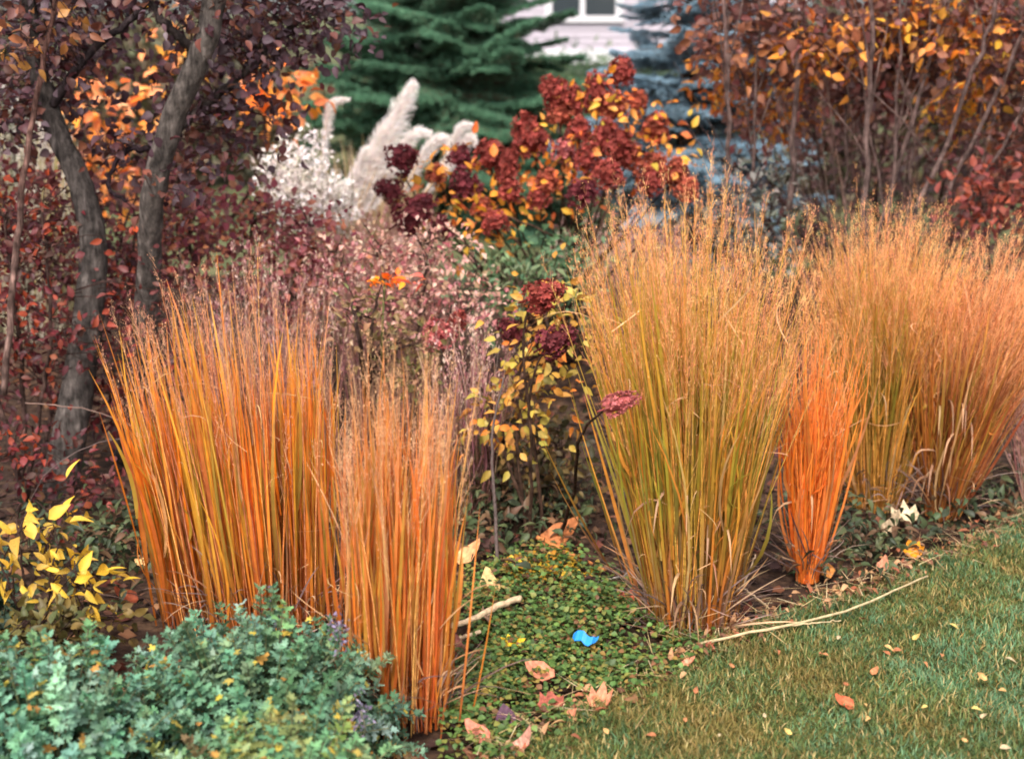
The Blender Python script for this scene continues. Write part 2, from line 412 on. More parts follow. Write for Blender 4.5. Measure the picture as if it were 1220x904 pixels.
def clump(label, px, py, rx, ry, H, top_rx, top_ry, lean, n, width, lo, mi, hi, n_single, n_stem, stem_c, pan_c, pan_len=.26,
          pan_n=13, spread_pan=.07, hmin=.55, group='ornamental grass clumps in the border', name='ornamental_grass', cat='grass clump', dry=0, outl=(), bow=.045, pan_w=.0009, spk=.0035, hpow=1.0, straight=1.0, thatch=0, stem_r=.0018):
    base = G(px, py); root = empty(name, base, label, cat, group)
    def disk(m, pw=.5):
        a = rng.uniform(0, 2 * np.pi, m); r = rng.random(m) ** pw
        return r * np.cos(a), r * np.sin(a)
    rows = 7
    tu, tv = disk(34); ti = rng.integers(0, 34, n); th_ = rng.uniform(.8, 1.06, 34)[ti]
    u, v = tu[ti] + rng.normal(0, .13, n), tv[ti] + rng.normal(0, .13, n); toff = rng.normal(0, .05 * straight, (34, 3))[ti] * [1, 1, 0]
    h = th_ * H * (hmin + (1 - hmin) * rng.random(n) ** hpow) * (1 - .12 * np.clip(u * u + v * v, 0, 1.5))
    z0 = np.where(rng.random(n) < .45, 0, rng.uniform(0, .4, n)) * H
    f0 = (z0 / H)[:, None]
    bb = np.stack([u * rx, v * ry, 0 * u], 1); off = np.stack([u * top_rx + lean[0], v * top_ry + lean[1], 0 * u], 1) + toff + rng.normal(size=(n, 3)) * np.array([.05, .05, 0]) * (.4 + .6 * straight)
    b0 = base + bb + (off - bb) * f0 ** 1.3 + np.stack([0 * u, 0 * u, z0], 1)
    fr = (h / H)[:, None]
    top = base + bb + (off - bb) * fr + np.stack([0 * u, 0 * u, h], 1)
    bw = np.concatenate([-(off - bb)[:, :2] * .12 + rng.normal(0, bow * (.3 + .7 * straight), (n, 2)), rng.normal(0, .01, (n, 1))], 1)
    wd_ = width * rng.uniform(.5, 1.35, n)
    V = ribbons(b0, top, bw, wd_, rows, 0)
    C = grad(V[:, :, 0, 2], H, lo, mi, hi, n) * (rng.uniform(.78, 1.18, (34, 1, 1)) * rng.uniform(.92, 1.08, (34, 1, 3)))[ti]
    tan = rng.random(n) < .06; C[tan] = C[tan] * .35 + .65 * pickc(pal((206, 168, 118), (186, 140, 104)), tan.sum())[:, None]
    C = np.clip(C, 0, .95)
    C = np.repeat(C[:, :, None], 2, 2)
    cen = V[:, rows // 2 + 1].mean(1); x_, y_, d_ = project(cen)
    inside = (x_ > 3) & (x_ < 1217)
    score = d_ - wd_ * 12 + np.where(inside, 0, 9) + rng.normal(0, .04, n)
    single = np.argsort(score)[:n_single]; rest = np.ones(n, bool); rest[single] = False
    m = rest.sum()
    blades = add('leaf_blades', mesh_arr('leaf_blades', local(root, V[rest].reshape(-1, 3)), ribbon_faces(m, rows), C[rest].reshape(-1, 3)), M_BLADE, root, 'stuff')
    f1 = ribbon_faces(1, rows)
    for i in single:
        add('leaf_blade', mesh_arr('leaf_blade', local(root, V[i].reshape(-1, 3)), f1, C[i].reshape(-1, 3)), M_BLADE, root)
    for (x1, y1, x2, y2, wmul) in outl:      # blades that lean out on their own
        p0 = G(x1, y1); p1 = P(x2, y2, base[1] - .05)
        vv = ribbons(p0[None], p1[None], np.array([[0, 0, -.04]]), np.array([width * wmul]), rows, 0)
        cc = np.repeat(grad(vv[:, :, 0, 2], H, lo, mi, hi, 1)[:, :, None], 2, 2)
        add('leaf_blade', mesh_arr('leaf_blade', local(root, vv.reshape(-1, 3)), f1, cc.reshape(-1, 3)), M_BLADE, root)
    # flowering stems and their airy panicles
    k = n_stem
    u, v = disk(k); h = H * rng.uniform(.72, 1.08, k) * (1 - .2 * (u * u + v * v))
    bb = np.stack([u * rx * .95, v * ry * .95, 0 * u], 1); off = np.stack([u * top_rx * 1.0 + lean[0], v * top_ry + lean[1], 0 * u], 1) + rng.normal(size=(k, 3)) * [.05, .05, 0]
    A = base + bb; B = base + bb + (off - bb) * (h / H)[:, None] + np.stack([0 * u, 0 * u, h], 1)
    mid = (A + B) / 2 - (off - bb) * .05
    sc_ = pickc(stem_c, k)
    st = merge([sticks(A, mid, stem_r * 1.2, stem_r, sc_), sticks(mid, B, stem_r, .0006, sc_)])
    add('stems', mesh_arr('stems', local(root, st[0]), st[1], st[2]), M_STEM, root, 'stuff')
    if pan_n:
        kk = k * pan_n; si = np.repeat(np.arange(k), pan_n)
        t = rng.random(kk) ** .8; dirv = (B - mid); dirv /= np.linalg.norm(dirv, axis=1, keepdims=True)
        pl = pan_len * rng.uniform(.7, 1.2, k)
        st0 = B[si] + dirv[si] * ((t - .75) * pl[si])[:, None]
        ln = 1.25 * spread_pan * (1.25 - t) * rng.uniform(.4, 1.3, kk)
        out = rdir(kk) * np.array([.42, .42, .25]) + dirv[si] * 1.0; out /= np.linalg.norm(out, axis=1, keepdims=True)
        en = st0 + out * ln[:, None]
        pc = pickc(pan_c, kk)
        wv = np.cross(out, rdir(kk)); wv = wv / np.linalg.norm(wv, axis=1, keepdims=True) * pan_w
        Vb = np.stack([st0 - wv, st0 + wv, en], 1).reshape(-1, 3); Fb = np.arange(kk * 3).reshape(-1, 3)
        ns = 4; pi = np.repeat(np.arange(kk), ns); q = st0[pi] + (en - st0)[pi] * rng.uniform(.25, 1.05, (kk * ns, 1)) + rng.normal(0, .004, (kk * ns, 3))
        dv = (out[pi] + rdir(kk * ns) * .6) * spk * rng.uniform(.6, 1.3, (kk * ns, 1)); sv_ = np.cross(dv, rdir(kk * ns)) * .42
        Vs = np.stack([q - dv, q + sv_, q + dv, q - sv_], 1).reshape(-1, 3)
        fs = np.array([(0, 1, 2), (0, 2, 3)]); Fs = (fs[None] + (np.arange(kk * ns) * 4)[:, None, None]).reshape(-1, 3)
        Vm, Fm, Cm = merge([(Vb, Fb, np.repeat(pc, 3, 0)), (Vs, Fs, np.repeat(pc[pi] * rng.uniform(.8, 1.2, (kk * ns, 1)), 4, 0))])
        add('seed_heads', mesh_arr('seed_heads', local(root, Vm), Fm, Cm), M_HAZE, root, 'stuff')
    if thatch:
        k = thatch; a = rng.uniform(0, 2 * np.pi, k); r_ = rng.random(k) ** .6 * 1.15
        b1 = base + np.stack([np.cos(a) * rx * r_, np.sin(a) * ry * r_, rng.uniform(0, .10, k)], 1)
        ou = np.stack([np.cos(a) + rng.normal(0, .6, k), np.sin(a) + rng.normal(0, .6, k), rng.uniform(.1, 2.2, k)], 1); ou /= np.linalg.norm(ou, axis=1, keepdims=True)
        ln = rng.uniform(.05, .24, k)[:, None]; vv = ribbons(b1, b1 + ou * ln, np.stack([rng.normal(0, .02, k), rng.normal(0, .02, k), rng.uniform(.0, .07, k)], 1), rng.uniform(.0016, .005, k), 6, 0)
        vv[..., 2] = np.maximum(vv[..., 2], .006)
        cc = np.repeat(np.repeat(pickc(pal((160, 134, 122), (132, 108, 102), (190, 156, 122), (110, 88, 82), (176, 128, 92), (96, 78, 76)), k)[:, None], 6, 1)[:, :, None], 2, 2)
        add('thatch', mesh_arr('thatch', local(root, vv.reshape(-1, 3)), ribbon_faces(k, 6), cc.reshape(-1, 3)), M_DRY, root, 'stuff')
    if thatch:
        k = thatch // 3; a = rng.uniform(0, 2 * np.pi, k); zz_ = rng.uniform(.05, .8, k); r_ = rng.random(k) ** .5
        w_ = zz_[:, None]; b1 = base + np.stack([np.cos(a) * r_, np.sin(a) * r_], 1) @ np.diag([1, 1]) @ np.array([[1, 0, 0], [0, 1, 0]]) * (np.array([rx, ry, 0]) * (1 - w_) + np.array([top_rx, top_ry, 0]) * w_) + np.stack([lean[0] * zz_, lean[1] * zz_, zz_ * H], 1)
        ou = rdir(k) * [1, 1, .6] + [0, 0, .35]; vv = ribbons(b1, b1 + ou * rng.uniform(.05, .2, k)[:, None], np.stack([rng.normal(0, .04, k), rng.normal(0, .03, k), rng.uniform(-.02, .08, k)], 1), rng.uniform(.0014, .0036, k), 6, 0)
        vv[..., 2] = np.maximum(vv[..., 2], .01)
        cc = np.repeat(np.repeat(pickc(pal((206, 160, 118), (190, 140, 104), (222, 178, 128)), k)[:, None], 6, 1)[:, :, None], 2, 2)
        add('stray_blades', mesh_arr('stray_blades', local(root, vv.reshape(-1, 3)), ribbon_faces(k, 6), cc.reshape(-1, 3)), M_DRY, root, 'stuff')
    for j in range(dry):                     # curled tan dead leaves round the foot
        a = rng.uniform(-2.8, -.3); rr = rng.uniform(.5, 1.05)
        p0 = base + np.array([math.cos(a) * rx * rr, math.sin(a) * ry * rr, rng.uniform(.05, .4)])
        o2 = np.array([rng.normal(0, .5), rng.normal(-.3, .4), 0]); o2 /= np.linalg.norm(o2); ln = rng.uniform(.05, .13); up_ = rng.uniform(.02, .07)
        pts = [p0, p0 + o2 * ln * .45 + [0, 0, up_], p0 + o2 * ln + [0, 0, up_ * .7], p0 + o2 * ln * 1.25 + [0, 0, -.05]]
        l = smooth_line(pts, 8); wv = (np.cross(o2, [0, 0, 1.]) + [0, 0, .5]) * .0035
        prof = np.sin(np.linspace(.25, np.pi, 8))[:, None]
        vv = np.stack([l - wv * prof, l + wv * prof], 1).reshape(-1, 3)
        add('dry_leaf', mesh_arr('dry_leaf', local(root, vv), ribbon_faces(1, 8), np.repeat(pickc(pal((186, 146, 108), (166, 128, 98), (150, 108, 82)), 1), 16, 0)), M_DRY, root)
    return root

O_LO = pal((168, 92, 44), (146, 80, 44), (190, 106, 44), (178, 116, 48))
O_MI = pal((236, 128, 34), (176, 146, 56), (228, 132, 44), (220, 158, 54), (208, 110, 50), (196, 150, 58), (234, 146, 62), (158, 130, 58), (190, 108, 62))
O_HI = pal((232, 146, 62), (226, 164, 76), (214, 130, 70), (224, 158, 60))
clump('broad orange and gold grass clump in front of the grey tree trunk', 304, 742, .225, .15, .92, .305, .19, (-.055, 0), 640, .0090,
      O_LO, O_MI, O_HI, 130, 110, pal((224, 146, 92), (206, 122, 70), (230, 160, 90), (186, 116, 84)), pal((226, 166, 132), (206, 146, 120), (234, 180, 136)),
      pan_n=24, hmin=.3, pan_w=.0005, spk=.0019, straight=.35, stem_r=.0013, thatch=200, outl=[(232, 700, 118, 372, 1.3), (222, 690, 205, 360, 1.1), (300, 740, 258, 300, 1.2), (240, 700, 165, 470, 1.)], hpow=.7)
clump('upright orange grass clump nearest the camera, behind the blue-green mound', 472, 858, .125, .09, .89, .155, .12, (.02, 0), 400, .0088,
      pal((192, 100, 44), (200, 116, 50), (166, 90, 50)), pal((234, 128, 46), (226, 144, 58), (208, 112, 54), (206, 158, 68), (236, 146, 70), (180, 140, 60)),
      pal((228, 142, 76), (220, 152, 92), (214, 136, 84)), 100, 80, pal((230, 150, 92), (222, 164, 92), (206, 126, 76)), pal((232, 180, 136), (216, 160, 124), (240, 192, 148)),
      pan_n=24, hmin=.3, pan_w=.0005, spk=.0019, straight=.35, stem_r=.0013, thatch=200, outl=[(545, 880, 572, 600, .6), (525, 880, 560, 560, .7), (560, 860, 590, 700, .5)], hpow=.7)
G_LO = pal((140, 112, 100), (120, 96, 88), (140, 84, 46), (186, 100, 44), (112, 86, 50), (128, 76, 52), (200, 118, 50))
G_MI = pal((150, 142, 50), (186, 146, 52), (126, 120, 48), (210, 138, 54), (142, 132, 52), (176, 146, 50), (214, 150, 60))
G_HI = pal((200, 166, 62), (214, 168, 78), (176, 156, 58), (226, 162, 80))
PEACH = pal((248, 192, 122), (244, 172, 112), (250, 206, 138), (240, 162, 120), (238, 160, 122))
clump('tall rounded olive and gold grass clump with a peach haze, right of centre', 822, 748, .10, .09, 1.12, .32, .26, (-.02, 0), 1350, .0075,
      G_LO, G_MI, G_HI, 120, 350, pal((206, 140, 66), (180, 140, 60)), PEACH, pan_n=26, hmin=.35, dry=16, thatch=420,
      outl=[(745, 690, 672, 430, .9), (735, 690, 640, 510, .8), (760, 700, 690, 520, .9), (730, 680, 655, 560, .7)], pan_len=.36, spread_pan=.07, pan_w=.00055, spk=.0018)
clump('narrow bright orange grass clump between two taller olive clumps', 962, 692, .026, .026, .80, .088, .08, (.012, 0), 260, .0075,
      pal((226, 118, 44), (216, 112, 46)), pal((246, 136, 46), (248, 154, 62), (238, 124, 50), (244, 148, 76), (220, 140, 60)), pal((250, 158, 74), (248, 160, 90)),
      70, 70, pal((246, 140, 60),), pal((246, 170, 112), (238, 156, 104)), pan_n=14, pan_w=.0006, spk=.0019, pan_len=.2, dry=3, spread_pan=.055, thatch=90)
clump('tall golden grass clump behind the narrow orange one, below the bare shrub stems', 1040, 600, .09, .10, .95, .30, .25, (-.02, 0), 900, .0075,
      pal((150, 110, 50), (176, 112, 46), (196, 130, 60)), pal((144, 130, 50), (176, 138, 52), (124, 112, 48), (200, 140, 56)), pal((206, 160, 72), (220, 160, 82), (190, 150, 64)),
      70, 300, pal((206, 140, 66), (180, 130, 60)), PEACH, pan_n=26, dry=6, thatch=160, pan_len=.34, spread_pan=.075, pan_w=.0006, spk=.0019, hmin=.4)
clump('rust brown and gold grass clump at the right edge with curled tan leaves', 1122, 612, .06, .08, .84, .25, .22, (.15, 0), 680, .0072,
      pal((150, 86, 46), (128, 72, 44), (170, 104, 50)), pal((176, 98, 44), (146, 76, 42), (172, 132, 56), (196, 120, 52)), pal((226, 150, 84), (222, 158, 96)),
      60, 260, pal((196, 130, 66), (160, 90, 56)), pal((244, 176, 124), (238, 160, 112), (246, 188, 134)), pan_n=30, dry=18, thatch=300, pan_len=.33, spread_pan=.075, pan_w=.0006, spk=.0019, hmin=.4)
clump('pale pink feathery dry grass at the right edge behind the lawn', 1250, 600, .1, .08, .42, .18, .12, (-.02, 0), 260, .005,
      pal((190, 150, 130), (160, 110, 100)), pal((206, 164, 150), (190, 130, 120)), pal((222, 184, 170), (200, 150, 140)), 20, 90,
      pal((200, 150, 130),), pal((226, 186, 176), (210, 160, 150)), pan_n=12, spread_pan=.06)
# mauve and straw dead flower stalks in the middle
MAUVE = pal((214, 164, 160), (184, 124, 128), (232, 194, 178), (160, 104, 108), (234, 206, 186))
for label, px, py, Y, H, rxx, nst in [
        ('mauve pink dry stalks behind the gap between the two orange grass clumps', 470, 520, 4.7, .74, .26, 95),
        ('mauve brown hazy stalks rising behind the broad orange grass clump', 330, 560, 4.3, .76, .34, 70),
        ('straw and mauve stalks left of the yellow-leaved hydrangea', 560, 600, 4.2, .62, .14, 55)]:
    clump(label, px, py, rxx * .7, .15, H, rxx, .2, (0, 0), 120, .005, pal((120, 90, 70), (100, 70, 66)), pal((150, 110, 90), (140, 90, 96)), MAUVE, 12, nst,
          pal((170, 130, 112), (140, 92, 92), (196, 160, 130)), MAUVE, pan_n=11, pan_len=.36, spread_pan=.045, name='dried_perennial', cat='dried plant', group='dried flower stalks',
          spk=.0055, pan_w=.001)

# ------------------------------------------------------------------ woody plants
def blob(px, py, Y, rx, ry, dy): return P(px, py, Y), np.array([rx * M2px(Y), dy, ry * M2px(Y)])
def in_blobs(blobs, m, holes=()):
    out = []
    while len(out) < m:
        q = in_blobs_(blobs, m); x, y, _ = project(q); ok = np.ones(m, bool)
        for hx, hy, rx_, ry_ in holes: ok &= ((x - hx) / rx_) ** 2 + ((y - hy) / ry_) ** 2 > 1
        out += list(q[ok])
    return np.array(out[:m])
def in_blobs_(blobs, m):
    wts = np.array([b[1].prod() ** .67 for b in blobs]); k = rng.choice(len(blobs), m, p=wts / wts.sum())
    c = np.array([b[0] for b in blobs])[k]; r = np.array([b[1] for b in blobs])[k]
    return c + rdir(m) * (rng.random(m) ** .4)[:, None] * r
def foliage(root, lines, blobs, n_clump, per, size, palette, Ts=LEAF, mat=M_LEAF, n_single=200, twig_c=(80, 60, 55), spread=.07, p=None, droop=-.2, holder='crown', cell=7, twig_r=.0025, holes=()):
    """leaf clumps inside the blobs, each on a twig growing from the nearest point of a limb"""
    cen = in_blobs(blobs, n_clump, holes)
    pts = np.concatenate(lines)
    near = np.array([pts[np.argmin(((pts - c) ** 2).sum(1) + np.where(pts[:, 2] > c[2] + .05, .15, 0))] for c in cen])
    mid = near * .5 + cen * .5 + rng.normal(0, .03, (n_clump, 3)) + [0, 0, .02]
    tc = np.broadcast_to(s(*twig_c), (n_clump, 3))
    st = merge([sticks(near, mid, twig_r, twig_r * .7, tc), sticks(mid, cen, twig_r * .7, twig_r * .3, tc)])
    add('twigs', mesh_arr('twigs', local(root, st[0]), st[1], st[2]), M_BARK, root, 'stuff')
    k = np.repeat(np.arange(n_clump), per); m = len(k)
    t = rng.uniform(.4, 1.05, (m, 1)); pos = mid[k] + (cen - mid)[k] * t + rng.normal(0, spread * .55, (m, 3))
    d = (pos - cen[k]) * 2 / spread + rdir(m) + [0, 0, droop]
    M = frames(d, rdir(m) * .8 + np.array([0, -.5, .7]))
    # neighbours on one twig share a tone
    cc = pickc(palette, n_clump, .1, p)[k] * .55 + pickc(palette, m, .15, p) * .45
    return leaves(root, holder, Ts, pos, M, size * rng.uniform(.6, 1.3, m), cc, n_single, mat, cell=cell)
def limb(root, name, pts, r0, r1, c, c2=None, n=26, jit=.003, sides=10, bump=.05):
    l = smooth_line(pts, n, jit)
    V, F, C = tube(l, np.linspace(r0, r1, n), sides, c, c2, bump)
    add(name, mesh_arr(name, local(root, V), F, C), M_BARK, root)
    return l
BARK = s(98, 88, 84); BARK2 = s(80, 70, 68)
t = empty('purple_leaf_tree', G(72, 590), 'grey-trunked tree with dark purple leaves at the left edge', 'tree')
L = [limb(t, 'trunk', [P(62, 610, 4.62), P(78, 540, 4.62), P(96, 440, 4.65), P(108, 350, 4.68), P(110, 280, 4.7), P(94, 215, 4.72), P(66, 150, 4.75), P(40, 60, 4.8), P(20, -120, 4.9)], .064, .024, s(108, 99, 94), s(64, 57, 55), n=60, jit=.0015, bump=.03, sides=14),
     limb(t, 'trunk', [G(150, 545), P(172, 400, 4.75), P(178, 290, 4.65), P(184, 225, 4.6), P(206, 140, 4.58), P(240, 62, 4.56), P(262, -20, 4.56), P(300, -160, 4.6)], .042, .034, s(100, 91, 86), n=40, jit=.002, bump=.03, sides=12),
     limb(t, 'branch', [P(195, 165, 4.82), P(240, 130, 4.9), P(320, 60, 5.0), P(400, -20, 5.1)], .02, .008, BARK2),
     limb(t, 'branch', [P(190, 180, 4.82), P(150, 180, 4.8), P(128, 220, 4.78), P(150, 240, 4.7)], .012, .005, s(52, 40, 44)),
     limb(t, 'branch', [P(60, 130, 4.75), P(110, 60, 4.7), P(170, 10, 4.7), P(200, -60, 4.7)], .016, .008, s(60, 50, 52)),
     limb(t, 'branch', [P(235, 62, 4.85), P(190, 20, 4.8), P(150, -50, 4.8)], .018, .008, BARK2)]
PUR = pal((80, 54, 62), (64, 42, 48), (104, 82, 90), (98, 50, 52), (118, 98, 104), (128, 76, 52), (56, 38, 42))
foliage(t, L, [blob(40, 20, 4.9, 110, 95, .45), blob(150, 30, 4.9, 110, 90, .4), blob(270, 30, 5.0, 100, 75, .4), blob(380, 20, 5.1, 70, 65, .35),
               blob(140, 165, 4.85, 60, 40, .2), blob(245, 165, 4.9, 45, 60, .3), blob(190, 225, 4.55, 40, 40, .1), blob(240, -10, 4.5, 50, 35, .12), blob(300, 130, 4.95, 60, 50, .25), blob(220, 100, 4.9, 60, 60, .3), blob(20, 130, 4.9, 50, 60, .3),
               blob(150, -130, 4.9, 330, 90, .6)],
        520, 13, .034, PUR, Ts=ROUND + LEAF[:1], n_single=295, spread=.10, holes=[(125, 122, 52, 26), (203, 48, 24, 36), (325, 108, 36, 22), (238, 80, 20, 46), (206, 150, 18, 36), (40, 210, 34, 50), (250, 190, 26, 16)])
# thin pole-like sapling stem by the left edge
t = empty('sapling', G(8, 560), 'thin leaning brown sapling stem at the far left edge', 'sapling')
L = [limb(t, 'stem', [P(4, 470, 4.25), P(20, 300, 4.3), P(30, 200, 4.32), P(48, 90, 4.35), P(74, -40, 4.4)], .011, .007, s(120, 96, 88), s(110, 74, 66))]
L[0][0, 2] = 0.0
foliage(t, L, [blob(10, 60, 4.35, 40, 50, .15), blob(60, 20, 4.4, 40, 50, .15)], 12, 6, .04, pal((150, 92, 56), (120, 80, 70), (172, 120, 60)), n_single=20)

# burgundy shrubs left
BURG = pal((100, 38, 44), (80, 30, 38), (126, 48, 48), (62, 28, 34), (110, 58, 54), (92, 70, 54), (72, 34, 36), (184, 80, 44))
def shrub(name, label, px, py, stems, blobs, n_clump, per, size, palette, Ts=LEAF, n_single=150, stem_c=(84, 64, 58), rad=.01, cat='shrub', mat=M_LEAF, **kw):
    base = G(px, py); root = empty(name, base, label, cat)
    L = []
    for pts in stems:
        q = [base + np.array([rng.normal(0, .05), rng.normal(0, .04), -.02])] + [P(*p) for p in pts]
        L.append(limb(root, 'stem', q, rad * rng.uniform(.8, 1.2), rad * .35, s(*stem_c), n=16, sides=6, jit=.003))
    foliage(root, L, blobs, n_clump, per, size, palette, Ts, mat, n_single, **kw)
    return root
shrub('burgundy_shrub', 'burgundy leaved shrub in the dark around the grey tree trunk', 30, 600,
      [[(30, 500, 4.7), (20, 380, 4.7), (5, 260, 4.7)], [(50, 480, 4.6), (60, 380, 4.6), (50, 250, 4.7)], [(10, 520, 4.5), (-20, 420, 4.6), (-40, 300, 4.6)], [(70, 470, 4.9), (150, 350, 5), (160, 250, 5)]],
      [blob(30, 300, 4.75, 90, 75, .25), blob(25, 420, 4.7, 80, 70, .2), blob(165, 330, 5.0, 60, 70, .2), blob(150, 470, 4.8, 50, 70, .15), blob(-60, 380, 4.7, 60, 130, .2), blob(60, 240, 4.85, 70, 40, .2), blob(180, 300, 4.65, 50, 55, .1), blob(190, 400, 4.6, 50, 60, .1), blob(60, 540, 4.4, 90, 35, .15), blob(130, 590, 4.2, 60, 35, .12), blob(95, 400, 4.45, 25, 60, .06)],
      260, 12, .032, BURG, n_single=290, spread=.09)
shrub('magenta_shrub', 'magenta and wine red leaved shrub behind the broad orange grass clump', 270, 520,
      [[(240, 380, 5.3), (220, 250, 5.3)], [(290, 380, 5.3), (300, 240, 5.35)], [(330, 400, 5.3), (370, 270, 5.3)]],
      [blob(215, 250, 5.3, 60, 55, .2), blob(300, 270, 5.35, 70, 40, .2), blob(375, 285, 5.3, 50, 35, .2), blob(240, 330, 5.2, 90, 60, .2), blob(350, 350, 5.2, 70, 60, .2)],
      150, 13, .03, pal((140, 58, 74), (160, 80, 88), (112, 48, 60), (180, 112, 106), (132, 92, 84), (206, 134, 92)), Ts=SMALL + ROUND, n_single=150, spread=.085)
# orange autumn shrub far behind the purple tree
shrub('orange_autumn_shrub', 'bright orange and salmon autumn shrub seen through the purple tree', 220, 330,
      [[(120, 250, 7.2), (100, 90, 7.2)], [(210, 200, 7.2), (200, 20, 7.2)], [(300, 220, 7.2), (320, 80, 7.2)], [(250, 200, 7.3), (260, 60, 7.3)]],
      [blob(120, 125, 6.9, 50, 20, .15), blob(205, 50, 6.9, 26, 40, .15), blob(325, 110, 6.9, 45, 28, .2), blob(130, 205, 7.0, 25, 22, .2)],
      48, 10, .07, pal((240, 130, 40), (250, 160, 60), (236, 150, 100), (226, 100, 40), (240, 180, 130), (240, 160, 120), (206, 150, 50)), Ts=LEAF, n_single=180, spread=.13, rad=.014)
shrub('wine_red_shrub', 'dim wine red shrub low behind the purple tree and orange leaves', 100, 380,
      [[(60, 300, 6.0), (40, 190, 6.1)], [(140, 300, 6.1), (180, 180, 6.1)], [(100, 300, 6.1), (100, 200, 6.1)]],
      [blob(60, 240, 6.1, 110, 70, .25), blob(200, 250, 6.1, 100, 70, .25), blob(100, 350, 6.0, 160, 70, .25)],
      110, 12, .045, pal((96, 46, 46), (76, 36, 40), (112, 66, 56), (62, 34, 36)), n_single=80, spread=.12)

# multi-stemmed purple-brown shrub top right
t = empty('multi_stemmed_shrub', G(1050, 455), 'tall shrub of grey bare stems with purple and golden leaves, upper right', 'shrub')
L = []
B0 = G(1050, 455)
for i, (x1, x2, r0) in enumerate([(872, 862, .013), (893, 905, .009), (945, 948, .017), (1030, 1040, .016), (1008, 1010, .008), (1060, 1075, .010), (1045, 1130, .012),
                                  (1080, 1192, .014), (1100, 1240, .013), (1075, 1110, .008), (1120, 1300, .010), (1060, 1010, .006)]):
    Y = 5.85 + rng.uniform(-.2, .2); b = B0 + np.array([rng.normal(0, .12) + (x1 - 1030) * .0016, rng.normal(0, .08), -.02])
    L.append(limb(t, 'stem', [b, P(x1, 300, Y), P(x1 + (x2 - x1) * .35, 190, Y), P(x1 + (x2 - x1) * .75, 70, Y), P(x2, -20, Y), P(x2 + (x2 - x1) * .4, -220, Y)], r0 * .85, r0 * .5, s(120, 100, 94), s(104, 80, 76), n=22, sides=7, jit=.006))
for l in list(L):
    for q in range(3):
        i = int(rng.integers(8, 17)); d_ = np.array([rng.normal(0, .18), rng.normal(0, .08), rng.uniform(.25, .5)])
        L.append(limb(t, 'side_branch', [l[i], l[i] + d_ * .4 + [0, 0, .03], l[i] + d_], .0045, .002, s(112, 90, 84), n=8, sides=5, jit=.004))
PB = pal((120, 80, 74), (100, 68, 66), (140, 92, 76), (126, 62, 58), (160, 100, 62), (84, 58, 58))
k = 90; xa = rng.uniform(870, 1210, k); yy = rng.uniform(5.7, 6.6, k); xb = xa + (xa - 1030) * rng.uniform(-.05, .5, k) + rng.normal(0, 25, k)
A_ = np.array([P(x, rng.uniform(250, 330), y) for x, y in zip(xa, yy)]); A_[:, 0] = A_[:, 0] * .75 + B0[0] * .25; B_ = np.array([P(x, rng.uniform(60, 190), y) for x, y in zip(xb, yy)])
for q0, q1, r0 in ((A_, B_, .0022),):
    st_ = sticks(q0, q1, r0, r0 * .5, pickc(pal((130, 108, 100), (104, 82, 78), (146, 118, 104)), k)); add('fine_shoots', mesh_arr('fine_shoots', local(t, st_[0]), st_[1], st_[2]), M_BARK, t, 'stuff')
foliage(t, L, [blob(940, 40, 6.1, 110, 70, .4), blob(1080, 40, 6.1, 110, 75, .4), blob(1200, 60, 6.1, 90, 90, .4), blob(1000, 90, 6.35, 110, 50, .25), blob(1190, 150, 6.3, 70, 60, .25), blob(865, 25, 6.2, 45, 40, .2),
               blob(1200, 210, 6.3, 60, 50, .3), blob(1050, -110, 6.1, 260, 80, .6), blob(910, 140, 6.3, 30, 35, .2)],
        460, 12, .045, PB, Ts=LEAF + ROUND, n_single=250, spread=.11)
shrub('golden_leaf_shrub', 'golden orange leaves of the shrub behind the upper right stems', 1060, 420,
      [[(1000, 300, 6.7), (960, 100, 6.7)], [(1040, 300, 6.7), (1070, 60, 6.7)], [(1100, 300, 6.7), (1160, 90, 6.6)], [(980, 320, 6.7), (860, 110, 6.6)]],
      [blob(1010, 50, 5.75, 60, 22, .1), blob(960, 62, 5.75, 40, 20, .1), blob(850, 98, 6.4, 40, 18, .12), blob(900, 92, 6.4, 30, 15, .12), blob(1140, 42, 5.8, 60, 24, .1), blob(1100, 15, 5.8, 90, 20, .1), blob(1175, 95, 5.8, 40, 20, .1), blob(1150, 130, 6.6, 50, 20, .2), blob(930, 130, 6.5, 40, 15, .2)],
      115, 8, .05, pal((236, 164, 50), (240, 144, 44), (216, 170, 60), (214, 112, 46), (226, 160, 84), (170, 96, 56)), n_single=170, spread=.10)
shrub('brown_thicket', 'dense purple-brown thicket behind the grey stems at right', 1080, 380,
      [[(980, 280, 7.4), (960, 120, 7.4)], [(1050, 280, 7.4), (1040, 100, 7.4)], [(1150, 280, 7.4), (1160, 100, 7.4)], [(1230, 280, 7.4), (1230, 120, 7.4)]],
      [blob(990, 210, 7.4, 120, 80, .3), blob(1120, 200, 7.4, 110, 90, .3), blob(1230, 190, 7.4, 90, 110, .3), blob(1050, 80, 7.5, 180, 90, .3), blob(1200, 50, 7.5, 100, 90, .3), blob(920, 60, 7.5, 60, 80, .3), blob(940, 290, 7.2, 90, 50, .25), blob(1090, 290, 7.2, 110, 50, .25), blob(1230, 290, 7.2, 90, 60, .25)],
      330, 14, .052, pal((92, 66, 66), (74, 54, 56), (116, 82, 78), (100, 60, 56), (130, 96, 84)), n_single=60, spread=.15)
